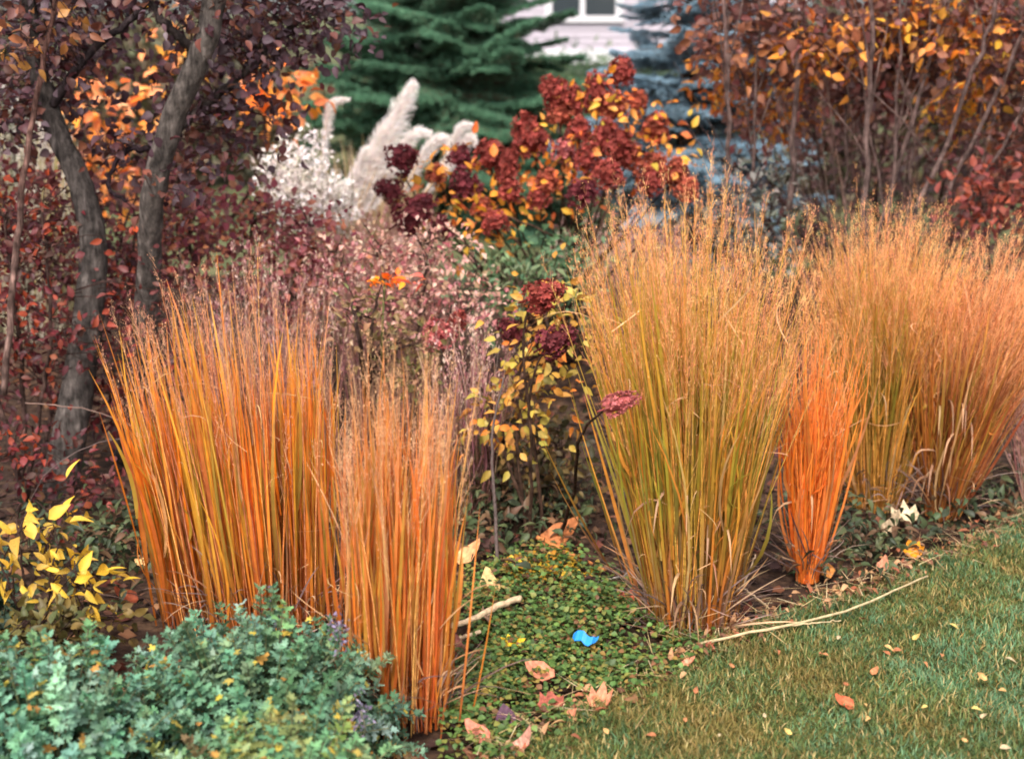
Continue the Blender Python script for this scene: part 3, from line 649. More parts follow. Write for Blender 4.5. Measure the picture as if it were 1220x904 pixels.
shrub('red_leaf_shrub', 'dark red leaved shrub with pale gaps at the right edge', 1190, 440,
      [[(1180, 330, 5.6), (1170, 230, 5.6)], [(1220, 330, 5.6), (1230, 200, 5.6)]],
      [blob(1190, 235, 5.6, 55, 35, .2), blob(1240, 200, 5.6, 50, 60, .2), blob(1150, 250, 5.6, 40, 20, .15)],
      40, 10, .04, pal((140, 70, 62), (120, 58, 56), (170, 84, 58), (96, 60, 58)), n_single=80, spread=.09)
shrub('grey_green_shrub', 'small grey-green shrub left of the bare stems behind the grass', 890, 440,
      [[(880, 330, 6.0), (870, 230, 6.0)], [(910, 330, 6.0), (920, 220, 6.0)]],
      [blob(885, 245, 5.9, 50, 50, .2), blob(925, 215, 5.9, 40, 45, .2), blob(870, 310, 5.9, 70, 40, .2)],
      60, 11, .035, pal((118, 122, 112), (96, 104, 92), (136, 124, 120), (84, 84, 74)), Ts=LANCE + SMALL, n_single=90, spread=.09)
shrub('green_perennial', 'soft green leafy perennial below the red hydrangea heads', 640, 420,
      [[(640, 370, 5.6), (640, 300, 5.6)], [(610, 370, 5.6), (600, 310, 5.6)], [(670, 370, 5.6), (690, 310, 5.6)]],
      [blob(640, 320, 5.5, 50, 30, .15), blob(590, 350, 5.5, 40, 40, .15), blob(690, 330, 5.6, 30, 50, .15)],
      55, 13, .04, pal((92, 122, 84), (110, 140, 96), (76, 104, 78), (130, 140, 100)), Ts=LANCE + SMALL, n_single=110, spread=.08)
shrub('pink_perennial', 'dusty pink and rose seed-headed perennial left of the red hydrangea stems', 480, 470,
      [[(470, 380, 5.0), (450, 290, 5.0)], [(500, 380, 5.0), (510, 290, 5.0)], [(540, 390, 5.0), (570, 320, 5.0)], [(430, 380, 5.0), (400, 300, 5.0)]],
      [blob(440, 300, 5.0, 60, 35, .15), blob(510, 310, 5.0, 60, 40, .15), blob(560, 360, 5.0, 45, 45, .15), blob(470, 360, 5.0, 80, 45, .15)],
      120, 13, .024, pal((206, 140, 136), (176, 92, 100), (226, 176, 160), (150, 76, 84), (190, 150, 120), (124, 110, 78), (232, 200, 176)), Ts=SMALL, n_single=160, spread=.06, cat='dried plant', rad=.004, cell=5)
shrub('olive_perennial', 'olive green perennial under the orange leaf tuft behind the orange grasses', 445, 500,
      [[(440, 420, 4.5), (450, 350, 4.5)], [(430, 420, 4.5), (420, 360, 4.5)]],
      [blob(445, 385, 4.45, 35, 40, .1), blob(500, 430, 4.6, 50, 40, .1)], 32, 12, .03, pal((120, 112, 64), (98, 98, 58), (140, 120, 80), (150, 110, 80)), Ts=LANCE + SMALL, n_single=70, spread=.06)

# ------------------------------------------------------------------ hydrangeas with brick red heads
def head_mesh(seed, n=150):
    r_ = np.random.default_rng(seed)
    d = r_.normal(size=(n, 3)); d /= np.linalg.norm(d, axis=1, keepdims=True)
    z = r_.random(n); prof = np.sqrt(np.clip(1 - z ** 1.7, .02, 1)) * np.minimum(1, (z + .12) * 5)
    a = r_.uniform(0, 2 * np.pi, n)
    pos = np.stack([np.cos(a) * .5 * prof, np.sin(a) * .5 * prof, z * .95], 1) * r_.uniform(.82, 1.05, (n, 1))
    nrm = pos - [0, 0, .35]; nrm /= np.linalg.norm(nrm, axis=1, keepdims=True); nrm += r_.normal(0, .35, (n, 3)); nrm /= np.linalg.norm(nrm, axis=1, keepdims=True)
    parts = []
    shade = r_.uniform(.45, 1.45, n)[:, None] * np.ones((1, 3)) * r_.uniform(.92, 1.08, (n, 3))
    side = np.cross(nrm, r_.normal(size=(n, 3))); side /= np.linalg.norm(side, axis=1, keepdims=True); s2 = np.cross(nrm, side)
    pt = (np.array([(-.30, .12, 0), (0, 0, .0), (.30, .12, 0), (.22, .85, .16), (-.22, .85, .16), (0, .55, .0)]),
          np.array([(1, 2, 5), (2, 3, 5), (3, 4, 5), (4, 0, 5), (0, 1, 5)]), np.array([[.75] * 3, [.7] * 3, [.95] * 3, [1.15] * 3, [1.1] * 3, [.9] * 3]))
    for k in range(4):
        an = k * math.pi / 2
        dd = side * math.cos(an) + s2 * math.sin(an) + nrm * .25
        parts.append(scatter(pt, pos, frames(dd, nrm), np.full(n, .12), shade))
    V, F, C = merge(parts)
    st = tube(np.array([[0, 0, -.25], [0, 0, .0], [0, 0, .1], [0, 0, .35], [0, 0, .65], [0, 0, .88]]), [.03, .04, .2, .29, .22, .03], 8, (.62, .5, .5), bump=.12)  # stem plus added solid core; its darker tint paints shade inside the head
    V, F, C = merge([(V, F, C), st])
    me_ = mesh_arr('flower_head', V, F, C); me_.materials.append(M_FLOWER); return me_
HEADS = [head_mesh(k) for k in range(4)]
def hydrangea(label, px, py, Ybase, heads, blobs, n_clump, per, lsize, lpal, n_single, stem_c=(86, 64, 52), arch=()):
    base = G(px, py); root = empty('hydrangea', base, label, 'shrub', 'hydrangeas with dried red heads')
    L = []
    off = OFF[root.name]
    for i, (hx, hy, Y, wpx, hpx, ang, c) in enumerate(heads):
        p = P(hx, hy, Y); wd = .86 * wpx * M2px(Y); hg = .86 * hpx * M2px(Y)
        axis = np.array([math.sin(R(ang)), rng.uniform(-.35, .1), math.cos(R(ang))]); axis /= np.linalg.norm(axis)
        b0 = p - axis * hg * .5
        sb = base + np.array([rng.normal(0, .06), rng.normal(0, .06), -.02])
        mid1 = sb * .62 + b0 * .38 + [0, 0, .08] + rng.normal(0, .02, 3); mid2 = sb * .25 + b0 * .75 + [0, 0, .05] - axis * .03
        L.append(limb(root, 'stem', [sb, mid1, mid2, b0 + axis * .01], .007, .0028, s(*stem_c), n=14, sides=6, jit=.002, bump=.04))
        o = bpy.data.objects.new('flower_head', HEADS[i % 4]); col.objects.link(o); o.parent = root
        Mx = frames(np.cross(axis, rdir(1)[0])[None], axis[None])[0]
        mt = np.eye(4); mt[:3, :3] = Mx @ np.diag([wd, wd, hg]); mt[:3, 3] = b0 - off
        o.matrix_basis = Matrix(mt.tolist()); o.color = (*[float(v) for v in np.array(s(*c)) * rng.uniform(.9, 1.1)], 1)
    for q in arch: L.append(limb(root, 'stem', [base + [.02, 0, 0]] + [P(*w_) for w_ in q], .006, .004, s(*stem_c), n=16, sides=6, jit=.003))
    foliage(root, L, blobs, n_clump, per, lsize, lpal, LEAF, M_LEAF, n_single, holder='foliage', spread=.10, twig_c=(120, 80, 56), twig_r=.0018)
RED = (150, 68, 60); MAR = (116, 52, 58); BRK = (170, 86, 66); PNK = (188, 104, 102)
hydrangea('large hydrangea with many brick red heads in front of the spruces', 660, 430, 6.0,
          [(482, 188, 5.7, 46, 40, 60, MAR), (462, 226, 5.7, 36, 38, -70, MAR), (497, 250, 5.6, 44, 64, 55, MAR), (484, 262, 5.65, 36, 36, -60, MAR), (548, 184, 5.9, 34, 32, 10, MAR), (552, 216, 5.8, 44, 42, -20, MAR),
           (584, 182, 5.9, 48, 42, 0, RED), (606, 196, 5.85, 34, 48, 10, RED), (628, 158, 6.0, 50, 58, -20, RED), (660, 108, 6.1, 46, 44, -40, RED), 
           (668, 132, 6.1, 40, 32, 0, BRK), (712, 106, 6.1, 40, 50, -10, RED), (741, 82, 6.2, 38, 38, 15, RED), (732, 125, 6.1, 38, 38, 10, BRK), 
           (722, 158, 6.0, 36, 44, 20, RED), (738, 172, 5.95, 44, 46, 15, RED), (700, 186, 5.95, 36, 40, 5, RED), (782, 150, 6.2, 40, 38, 10, BRK), (780, 198, 6.0, 50, 40, 20, BRK), (806, 204, 6.0, 42, 40, 20, BRK),
           (775, 215, 5.9, 36, 36, 0, RED), (724, 205, 5.85, 44, 36, 0, RED), (694, 226, 5.8, 46, 36, 0, MAR), (652, 214, 5.85, 36, 34, -10, BRK), (590, 262, 5.6, 40, 30, -10, RED), (575, 246, 5.7, 34, 26, 0, BRK),
           (524, 268, 5.6, 34, 36, -20, MAR), (684, 118, 6.15, 34, 40, -10, RED), (690, 152, 6.05, 36, 36, 0, RED), (640, 235, 5.8, 34, 28, -20, RED), (672, 178, 6.0, 34, 32, 0, PNK), (752, 184, 6.0, 32, 36, 25, BRK), (760, 120, 6.2, 32, 32, 25, BRK), (820, 224, 5.9, 34, 30, 20, BRK), (608, 226, 5.8, 36, 32, 0, RED), (520, 205, 5.85, 30, 26, 0, BRK), ],
          [blob(560, 235, 5.85, 75, 30, .15), blob(670, 190, 6.05, 70, 30, .15), blob(720, 140, 6.1, 50, 40, .15), blob(790, 180, 6.1, 40, 30, .15), blob(520, 205, 5.9, 30, 25, .1), blob(640, 230, 5.9, 60, 20, .15), blob(580, 275, 5.7, 40, 18, .1)],
          95, 5, .047, pal((240, 150, 50), (236, 176, 56), (226, 118, 50), (214, 96, 50), (242, 186, 70), (240, 150, 96), (190, 160, 60)), 230, arch=[[(700, 330, 5.7), (680, 296, 5.6), (640, 272, 5.55), (605, 258, 5.55)], [(690, 320, 5.8), (720, 260, 5.8), (735, 200, 5.85)], [(640, 330, 5.7), (600, 270, 5.7), (560, 230, 5.75)]])
hydrangea('small yellow-leaved hydrangea with pink-red heads between the grass clumps', 640, 640, 4.3,
          [(652, 350, 4.1, 46, 58, 70, RED), (666, 404, 3.95, 46, 54, 62, MAR), (606, 392, 4.4, 34, 40, -50, MAR), (742, 479, 3.28, 34, 52, 70, PNK), (520, 396, 4.6, 48, 44, -20, PNK), (546, 380, 4.65, 26, 26, 20, RED)],
          [blob(645, 420, 4.3, 45, 40, .12), blob(640, 470, 4.3, 45, 30, .12), blob(670, 365, 4.35, 30, 25, .1), blob(590, 490, 4.35, 40, 20, .1), blob(625, 500, 4.2, 40, 16, .1), blob(720, 430, 4.4, 20, 40, .1)],
          60, 6, .038, pal((206, 174, 76), (190, 160, 66), (160, 146, 64), (214, 184, 98), (226, 134, 56), (140, 126, 64), (214, 120, 52)), 190)

shrub('dark_leaf_plant', 'dark olive leafy plant in the shaded gap below the small hydrangea', 600, 660,
      [[(600, 600, 4.4), (590, 540, 4.45)], [(650, 600, 4.4), (670, 560, 4.45)], [(570, 610, 4.3), (560, 570, 4.35)]],
      [blob(600, 570, 4.45, 60, 45, .12), blob(670, 580, 4.4, 50, 40, .12), blob(640, 520, 4.5, 70, 30, .12), blob(570, 520, 4.5, 40, 30, .1)], 85, 10, .036,
      pal((74, 72, 46), (92, 84, 52), (60, 58, 42), (110, 84, 56), (84, 60, 48), (140, 110, 60)), n_single=120, spread=.07, cat='plant', rad=.004, stem_c=(70, 54, 48))
for lb, px, py, H_, rr_ in [('brown and pink dry stalks below the white plumes', 430, 400, .62, .45), ('grey straw stalks between the hydrangea and the tall rounded clump', 740, 400, .55, .4)]:
    clump(lb, px, py, rr_ * .8, .3, H_, rr_, .3, (0, 0), 260, .007, pal((120, 96, 78), (100, 84, 70)), pal((160, 130, 110), (140, 106, 100), (170, 150, 116)), pal((196, 160, 140), (180, 140, 130), (190, 170, 140)), 20, 150,
          pal((170, 140, 120), (150, 110, 104)), MAUVE, pan_n=12, pan_len=.3, spread_pan=.05, name='dried_perennial', cat='dried plant', group='dried flower stalks', spk=.006, pan_w=.001)

# ------------------------------------------------------------------ single orange flower
t = empty('orange_leaf_tuft', G(460, 520), 'flat tuft of bright orange leaves on a stalk left of centre', 'plant')
c0 = P(458, 334, 4.55); V, F, C = tube(smooth_line([OFF[t.name] + [0, 0, -.01], P(455, 430, 4.55), c0 - [0, 0, .01]], 12), .004, 6, s(96, 100, 56))
add('stem', mesh_arr('stem', local(t, V), F, C), M_STEM, t)
for k in range(30):
    off_ = rng.normal(0, 1, 3) * [.032, .02, .007] + ([.075, 0, -.004] if k > 22 else [0, 0, 0]); d = rdir(1) * [1, 1, .35]; mt = np.eye(4)
    mt[:3, :3] = frames(d, rdir(1) * .5 + [0, 0, 1.])[0] * rng.uniform(.03, .05); mt[:3, 3] = c0 + off_ - OFF[t.name]
    o = add('leaf', tmesh(LEAF[k % 3], M_LEAF), None, t); o.matrix_basis = Matrix(mt.tolist()); o.color = (*[float(v) for v in s(246, 112 + (k % 4) * 14, 36 + (k > 22) * 60)], 1)

# ------------------------------------------------------------------ white seed-fluff plants and silvery plumed grass
t = empty('white_aster', G(355, 400), 'cloud of white fluffy seed heads left of the tall white plume', 'flowering plant')
L = []
for k in range(14):
    x1 = 320 + k * 7 + rng.uniform(-4, 4)
    L.append(limb(t, 'stem', [OFF[t.name] + rng.normal(0, .05, 3) * [1, 1, 0], P(x1, 300, 6.6), P(x1 + rng.uniform(-15, 15), 180 + rng.uniform(-15, 40), 6.6)], .004, .002, s(140, 130, 90), n=10, sides=5, jit=.004))
foliage(t, L, [blob(365, 205, 6.6, 45, 42, .2), blob(335, 215, 6.6, 22, 28, .15), blob(390, 240, 6.6, 30, 30, .15), blob(360, 250, 6.6, 50, 30, .15)], 110, 24, .026,
        pal((250, 240, 236), (240, 226, 220), (246, 236, 236), (226, 210, 200), (150, 140, 90)), Ts=LANCE + SMALL, mat=M_HAZE, n_single=60, spread=.06, droop=.5, holder='seed_fluff', twig_c=(130, 120, 80), p=[.3, .25, .25, .12, .08])
def plume(root, pts, r):
    l = smooth_line(pts, 26); n_ = 2800
    t_ = rng.random(n_); i = (t_ * 24).astype(int); f_ = (t_ * 24 - i)[:, None]
    p = l[i] * (1 - f_) + l[i + 1] * f_; tg = l[i + 1] - l[i]; tg /= np.linalg.norm(tg, axis=1, keepdims=True)
    out = rdir(n_) * .7 + tg * 1.0 + np.array([.25, 0, -.35]); out /= np.linalg.norm(out, axis=1, keepdims=True)
    ln = 1.25 * r * np.interp(t_, [0, .3, .8, 1], [.5, 1.1, .8, .35]) * rng.uniform(.5, 1.2, n_)
    e_ = p + out * ln[:, None]; wv = np.cross(out, rdir(n_)); wv = wv / np.linalg.norm(wv, axis=1, keepdims=True) * .0019
    V = np.stack([p - wv * .4, p + wv * .4, e_ + wv * .6, e_ - wv * .6], 1).reshape(-1, 3)
    f = np.array([(0, 1, 2), (0, 2, 3)]); F = (f[None] + (np.arange(n_) * 4)[:, None, None]).reshape(-1, 3)
    C = np.repeat(pickc(pal((252, 244, 240), (246, 236, 230), (240, 224, 218), (252, 248, 246)), n_), 4, 0)
    add('plume', mesh_arr('plume', local(root, V), F, C), M_HAZE, root)
t = empty('plumed_grass', G(450, 370), 'silvery plumed grass with tall white feather in front of the green spruce', 'grass clump')
YB = 7.0
b0 = OFF[t.name]
PL = [([(430, 250), (455, 185), (472, 135), (492, 98)], .075), ([(425, 260), (440, 200), (452, 160), (470, 140)], .06), ([(440, 250), (470, 190), (490, 160), (512, 158)], .05), ([(480, 230), (505, 180), (522, 165), (540, 172)], .045),
      ([(500, 240), (535, 180), (548, 152), (568, 150)], .035), ([(500, 235), (540, 190), (556, 165), (566, 172)], .04), ([(410, 270), (420, 220), (430, 190), (436, 180)], .05), ([(380, 250), (388, 150), (396, 122), (416, 118)], .03),
      ([(400, 280), (408, 240), (418, 215), (424, 205)], .05)]
for pts, r in PL:
    q = [P(x, y, YB) for x, y in pts]; plume(t, q, r)
    V, F, C = tube(smooth_line([b0 + rng.normal(0, .04, 3) * [1, 1, 0], q[0] * .5 + b0 * .5 + [0, 0, .2], q[0]] + q[1:], 20), np.linspace(.005, .002, 20), 5, s(190, 160, 120))
    add('stem', mesh_arr('stem', local(t, V), F, C), M_STEM, t)
n = 420; a = rng.uniform(0, 2 * np.pi, n); r = rng.random(n) ** .5
bb = b0 + np.stack([np.cos(a) * r * .15, np.sin(a) * r * .12, 0 * a], 1); hh = rng.uniform(.5, .95, n)
tt = b0 + np.stack([np.cos(a) * r * .38 + rng.normal(0, .05, n), np.sin(a) * r * .3, hh], 1)
V = ribbons(bb, tt, np.stack([0 * a, 0 * a, rng.uniform(.02, .1, n)], 1), np.full(n, .009), 7, 0)
C = np.repeat(np.repeat(pickc(pal((206, 176, 140), (222, 196, 164), (180, 150, 110), (150, 140, 96)), n)[:, None], 7, 1)[:, :, None], 2, 2)
add('leaf_blades', mesh_arr('leaf_blades', local(t, V.reshape(-1, 3)), ribbon_faces(n, 7), C.reshape(-1, 3)), M_BLADE, t, 'stuff')
# pale grass far left
clump('pale silvery grass seen behind the purple tree at the left edge', 35, 400, .25, .2, 1.25, .38, .3, (0, 0), 420, .012, pal((170, 160, 130), (150, 140, 110)), pal((190, 184, 160), (206, 200, 186), (176, 160, 90)),
      pal((214, 210, 200), (190, 180, 150), (190, 170, 80)), 40, 120, pal((200, 190, 170),), pal((222, 216, 210), (206, 198, 190)), pan_n=10, spread_pan=.06, spk=.006)

# ------------------------------------------------------------------ spruces
def bough_mesh(seed, c1, c2):
    r_ = np.random.default_rng(seed); A, B = [], []
    ax = np.array([[0, y, -.10 * y * y + .06 * y ** 3] for y in np.linspace(0, 1, 12)])
    twigs = [(ax[i], ax[i + 1]) for i in range(11)]
    for y in np.linspace(.12, .97, 26):
        for sd in (-1, 1):
            p = np.array([0, y, -.10 * y * y + .06 * y ** 3]); ln = .34 * (1.05 - y) ** .7 * r_.uniform(.75, 1.15)
            d = np.array([sd * .8, .62, r_.uniform(-.28, .08)]); q = p + d * ln * .5; e_ = q + (d + [0, .15, -.12]) * ln * .5
            twigs += [(p, q), (q, e_)]
            for z in (.35, .7):
                p2 = p + d * ln * z; d2 = np.array([sd * .45, .9, r_.uniform(-.3, .0)]); twigs.append((p2, p2 + d2 * ln * .35))
    T0 = np.array([a for a, b in twigs]); T1 = np.array([b for a, b in twigs]); m = len(twigs)
    parts = [sticks(T0, T1, .006, .003, s(92, 72, 58))]
    per = 34; k = np.repeat(np.arange(m), per); n_ = len(k)
    t_ = r_.random((n_, 1)); p = T0[k] + (T1 - T0)[k] * t_; tg = (T1 - T0)[k]; tg /= np.linalg.norm(tg, axis=1, keepdims=True)
    out = r_.normal(size=(n_, 3)); out /= np.linalg.norm(out, axis=1, keepdims=True); out[:, 2] += .25
    d = tg * .75 + out; d /= np.linalg.norm(d, axis=1, keepdims=True); ln = r_.uniform(.018, .034, (n_, 1))
    wv = np.cross(d, r_.normal(size=(n_, 3))); wv = wv / np.linalg.norm(wv, axis=1, keepdims=True) * .0036
    V = np.stack([p - wv, p + wv, p + d * ln], 1).reshape(-1, 3); F = np.arange(n_ * 3).reshape(-1, 3)
    mixv = r_.random((n_, 1)); C = np.repeat((c1 * mixv + c2 * (1 - mixv)) * r_.uniform(.75, 1.2, (n_, 1)), 3, 0)
    V, F, C = merge(parts + [(V, F, C)])
    me_ = mesh_arr('bough', V, F, C); me_.materials.append(M_NEEDLE); return me_
def spruce(label, px, Y, H, rad0, c1, c2, zmin, zmax, tiers, per):
    b = P(px, 60, Y); b[2] = -.06; root = empty('spruce', b, label, 'tree', 'spruces on the far lawn')
    l = np.array([[0, 0, z] for z in np.linspace(0, H, 12)]) ; V, F, C = tube(l, np.linspace(.10, .01, 12), 8, s(86, 70, 60), bump=.1)
    add('trunk', mesh_arr('trunk', V, F, C), M_BARK, root)
    bm = [bough_mesh(k + int(px), c1, c2) for k in range(3)]
    for z in np.linspace(zmin, zmax, tiers):
        Lh = rad0 * (1 - z / H) ** .85
        for j in range(per):
            a = j / per * 2 * math.pi + rng.uniform(0, 1)
            o = bpy.data.objects.new('bough', bm[rng.integers(3)]); col.objects.link(o); o.parent = root
            o.location = (0, 0, z + rng.uniform(-.14, .14)); o.rotation_euler = (R(rng.uniform(-14, 24)), R(rng.uniform(-16, 16)), a)
            sc = Lh * rng.uniform(.5, 1.12); o.scale = (sc * 1.1, sc, sc)
            o.color = (*([rng.uniform(.8, 1.25)] * 3), 1)
spruce('dark green spruce at top centre behind the red hydrangea', 532, 11.5, 3.6, 1.52, s(104, 146, 112), s(64, 104, 82), .15, 3.3, 20, 18)
spruce('silvery blue spruce right of the house wall at the top', 824, 10.0, 3.5, 1.08, s(170, 196, 210), s(104, 136, 156), .3, 3.2, 18, 16)

# juniper-like green hedge under the house wall
shrub('foundation_shrub', 'low green evergreen shrub at the foot of the house', 690, 190,
      [[(660, 140, 17), (650, 92, 17)], [(700, 140, 17), (710, 92, 17)], [(740, 140, 17), (760, 92, 17)]],
      [blob(650, 108, 17, 50, 18, .4), blob(710, 106, 17, 60, 20, .4), blob(780, 110, 17, 60, 22, .4)],
      150, 24, .11, pal((70, 96, 66), (86, 112, 76), (58, 82, 60), (108, 122, 84)), Ts=LANCE, n_single=60, spread=.28, rad=.03)
for label, px, Y, hpx in [('bronze green hedge behind the orange shrub at upper left', 130, 14, 30), ('olive brown hedge far behind the grey stems at upper right', 1120, 13, 20)]:
    shrub('hedge', label, px, 240, [[(px - 120, 170, Y), (px - 130, 60, Y)], [(px, 170, Y), (px, 50, Y)], [(px + 120, 170, Y), (px + 130, 60, Y)]],
          [blob(px - 170, 120, Y, 110, 110, .5), blob(px, 110, Y, 140, 120, .5), blob(px + 160, 130, Y, 110, 100, .5)], 330, 22, .12,
          pal((92, 84, 62), (72, 76, 52), (112, 92, 66), (84, 66, 56)), Ts=LEAF, n_single=40, spread=.32, rad=.04)

# ------------------------------------------------------------------ house
def plain_mat(name, c, rough=.6, noise=.06):
    m = bpy.data.materials.new(name); m.use_nodes = True; N, L_ = m.node_tree.nodes, m.node_tree.links
    pb = N['Principled BSDF']; pb.inputs['Roughness'].default_value = rough
    nz = N.new('ShaderNodeTexNoise'); nz.inputs['Scale'].default_value = 6; nz.inputs['Detail'].default_value = 6
    cr = N.new('ShaderNodeValToRGB'); cr.color_ramp.elements[0].color = (*np.array(c) * (1 - noise * 2), 1); cr.color_ramp.elements[1].color = (*np.clip(np.array(c) * (1 + noise), 0, 1), 1)
    L_.new(nz.outputs['Fac'], cr.inputs[0]); L_.new(cr.outputs[0], pb.inputs['Base Color']); return m
M_SIDE = plain_mat('painted_siding', s(168, 158, 168)); M_TRIM = plain_mat('white_trim', s(206, 202, 206)); M_FOUND = plain_mat('foundation', s(70, 68, 66)); M_ROOF = plain_mat('roof_shingle', s(90, 86, 88))
M_GLASS = plain_mat('window_glass', s(52, 58, 62), .08)
def box(name, x0, x1, y0, y1, z0, z1, mat, parent, taper=0):
    v = [(x0, y0 , z0), (x1, y0, z0), (x1, y1, z0), (x0, y1, z0), (x0, y0 + taper, z1), (x1, y0 + taper, z1), (x1, y1, z1), (x0, y1, z1)]
    f = [(0, 3, 2), (0, 2, 1), (4, 5, 6), (4, 6, 7), (0, 1, 5), (0, 5, 4), (1, 2, 6), (1, 6, 5), (2, 3, 7), (2, 7, 6), (3, 0, 4), (3, 4, 7)]
    return add(name, mesh_arr(name, np.array(v, float) - OFF[parent.name], f, None, False), mat, parent)
YH = 22.0
x0, x1 = P(438, 40, YH)[0], P(960, 40, YH)[0]; zb = P(690, 74, YH)[2]; zs = P(690, 60, YH)[2]
h = empty('house', ((x0 + x1) / 2, YH, -.06), 'pale lavender clapboard house with white trim at the top centre', 'house')
box('foundation', x0 + .05, x1 - .05, YH + .06, YH + 7, -.06, zb, M_FOUND, h)
box('wall', x0 + .02, x1 - .02, YH + .05, YH + 7.04, zb, 3.6, M_SIDE, h)
box('skirt_board', x0, x1, YH - .03, YH + .045, zb - .02, zs, M_TRIM, h)
wx0, wx1, wz0 = P(656, 20, YH)[0], P(735, 20, YH)[0], P(690, 21, YH)[2]; wz1 = wz0 + 1.35
z = zs + .002; ex = .095
while z < 3.5:
    segs = [(x0 + .1, x1 - .1)] if z + ex <= wz0 - .07 or z > wz1 + .08 else [(x0 + .1, wx0 - .09), (wx1 + .09, x1 - .1)]
    for a, b in segs: box('clapboard', a, b, YH + .012, YH + .048, z, z + ex - .002, M_SIDE, h, .022)
    z += ex
for a in (x0, x1 - .098): box('corner_board', a, a + .098, YH - .01, YH + .046, zs + .002, 3.58, M_TRIM, h)
a = P(472, 10, YH)[0]; box('downspout', a, a + .07, YH - .07, YH - .005, zs - .2, 3.6, M_TRIM, h)
wn = add('window', mesh_arr('window', np.array([(wx0, YH + .03, wz0), (wx1, YH + .03, wz0), (wx1, YH + .03, wz1), (wx0, YH + .03, wz1)]) - OFF[h.name], [(0, 1, 2), (0, 2, 3)], None, False), M_GLASS, h)
def wbox(nm, *q):
    o = box(nm, *q, M_TRIM, h); o.parent = wn; return o
wbox('frame', wx0 - .085, wx0 + .02, YH - .012, YH + .046, wz0 - .06, wz1 + .07); wbox('frame', wx1 - .02, wx1 + .085, YH - .012, YH + .046, wz0 - .06, wz1 + .07)
wbox('sill', wx0 - .1, wx1 + .1, YH - .04, YH + .044, wz0 - .068, wz0 + .02); wbox('frame', wx0 + .022, wx1 - .022, YH - .01, YH + .044, wz1 - .02, wz1 + .07)
wm = (wx0 + wx1) / 2 - .02; wbox('mullion', wm - .035, wm + .035, YH - .006, YH + .042, wz0 + .022, wz1 - .022)
rv = np.array([(x0 - .4, YH - .5, 3.5), (x1 + .4, YH - .5, 3.5), (x1 + .4, YH + 3.5, 5.6), (x0 - .4, YH + 3.5, 5.6), (x1 + .4, YH + 7.5, 3.5), (x0 - .4, YH + 7.5, 3.5)]); rv = np.vstack([rv, rv - [0, 0, .15]]) - OFF[h.name]
rf = []
for o_, fl in ((0, 1), (6, -1)):
    for q in ((0, 1, 2), (0, 2, 3), (3, 2, 4), (3, 4, 5)): rf.append(tuple(i + o_ for i in q[::fl]))
for i, j in ((0, 1), (1, 2), (2, 4), (4, 5), (5, 3), (3, 0)): rf += [(i, i + 6, j + 6), (i, j + 6, j)]
add('roof', mesh_arr('roof', rv, rf, None, False), M_ROOF, h)

# ------------------------------------------------------------------ blue-green foreground mounds
def sage(label, px, py, rx, ry, H, n_shoot, n_single, pal_, spikes=()):
    base = G(px, py); root = empty('sage_mound', base, label, 'perennial', 'blue-green mounds in the foreground')
    d = rdir(n_shoot); d[:, 2] = np.abs(d[:, 2]); rr = rng.uniform(.62, 1.06, n_shoot) * (1 + .13 * vnoise(d[:, 0] * 2.3, d[:, 1] * 2.3, px))
    tips = base + d * rr[:, None] * [rx, ry, H]
    roots_ = base + d * [rx * .35, ry * .35, 0] * rr[:, None]
    tips[:, 2] = np.maximum(tips[:, 2], .03)
    sc_ = pickc(pal((116, 120, 84), (96, 96, 70)), n_shoot); mid = (roots_ + tips) / 2 + [0, 0, .03]
    st = merge([sticks(roots_, mid, .003, .0025, sc_), sticks(mid, tips, .0025, .0015, sc_)])
    add('stems', mesh_arr('stems', local(root, st[0]), st[1], st[2]), M_STEM, root, 'stuff')
    per = 14; k = np.repeat(np.arange(n_shoot), per); j = np.tile(np.arange(per), n_shoot); m = len(k)
    t_ = j / per; ax = tips - mid; ax /= np.linalg.norm(ax, axis=1, keepdims=True)
    ang = j * 2.4 + rng.random(n_shoot)[k] * 6; f0 = frames(ax, rdir(n_shoot))
    side = f0[k, :, 0] * np.cos(ang)[:, None] + f0[k, :, 2] * np.sin(ang)[:, None]
    pos = tips[k] - ax[k] * ((1 - t_) ** 1.5 * .085)[:, None]
    dd = side * (1.25 - .55 * t_)[:, None] + ax[k] * (.15 + .6 * t_)[:, None] + rdir(m) * .4
    M = frames(dd, ax[k] + rdir(m) * .3 + [0, 0, .4])
    c = pickc(pal_, n_shoot, .22)[k] * pickc(pal((255, 255, 255), (236, 244, 236)), m, .12)
    yl = rng.random(m) < .03 + .10 * (rng.random(n_shoot) < .12)[k]; c[yl] = pickc(pal((206, 180, 80), (190, 170, 90), (180, 130, 70)), yl.sum())
    leaves(root, 'foliage', SAGET, pos, M, .030 * (1.15 - .5 * t_) * rng.uniform(.75, 1.25, m), c, n_single, M_SAGE, cell=6)
    for (sx, sy, Y) in spikes:
        p = P(sx, sy, Y); n_ = 70; q = p + rng.normal(0, 1, (n_, 3)) * [.010, .010, .022]
        V, F, C = scatter(SMALL[0], q, frames(rdir(n_), rdir(n_)), rng.uniform(.008, .014, n_), pickc(pal((128, 118, 140), (146, 134, 150), (104, 96, 116)), n_))
        add('flower_spike', mesh_arr('flower_spike', local(root, V), F, C), M_FLOWER, root, 'stuff')
        V, F, C = tube(smooth_line([base * .5 + p * .5, p - [0, 0, .05], p + [0, 0, .01]], 8), .0025, 5, s(110, 110, 90)); add('flower_stem', mesh_arr('flower_stem', local(root, V), F, C), M_STEM, root)
SG = pal((122, 158, 132), (108, 142, 116), (142, 174, 150), (96, 126, 96), (130, 156, 116))
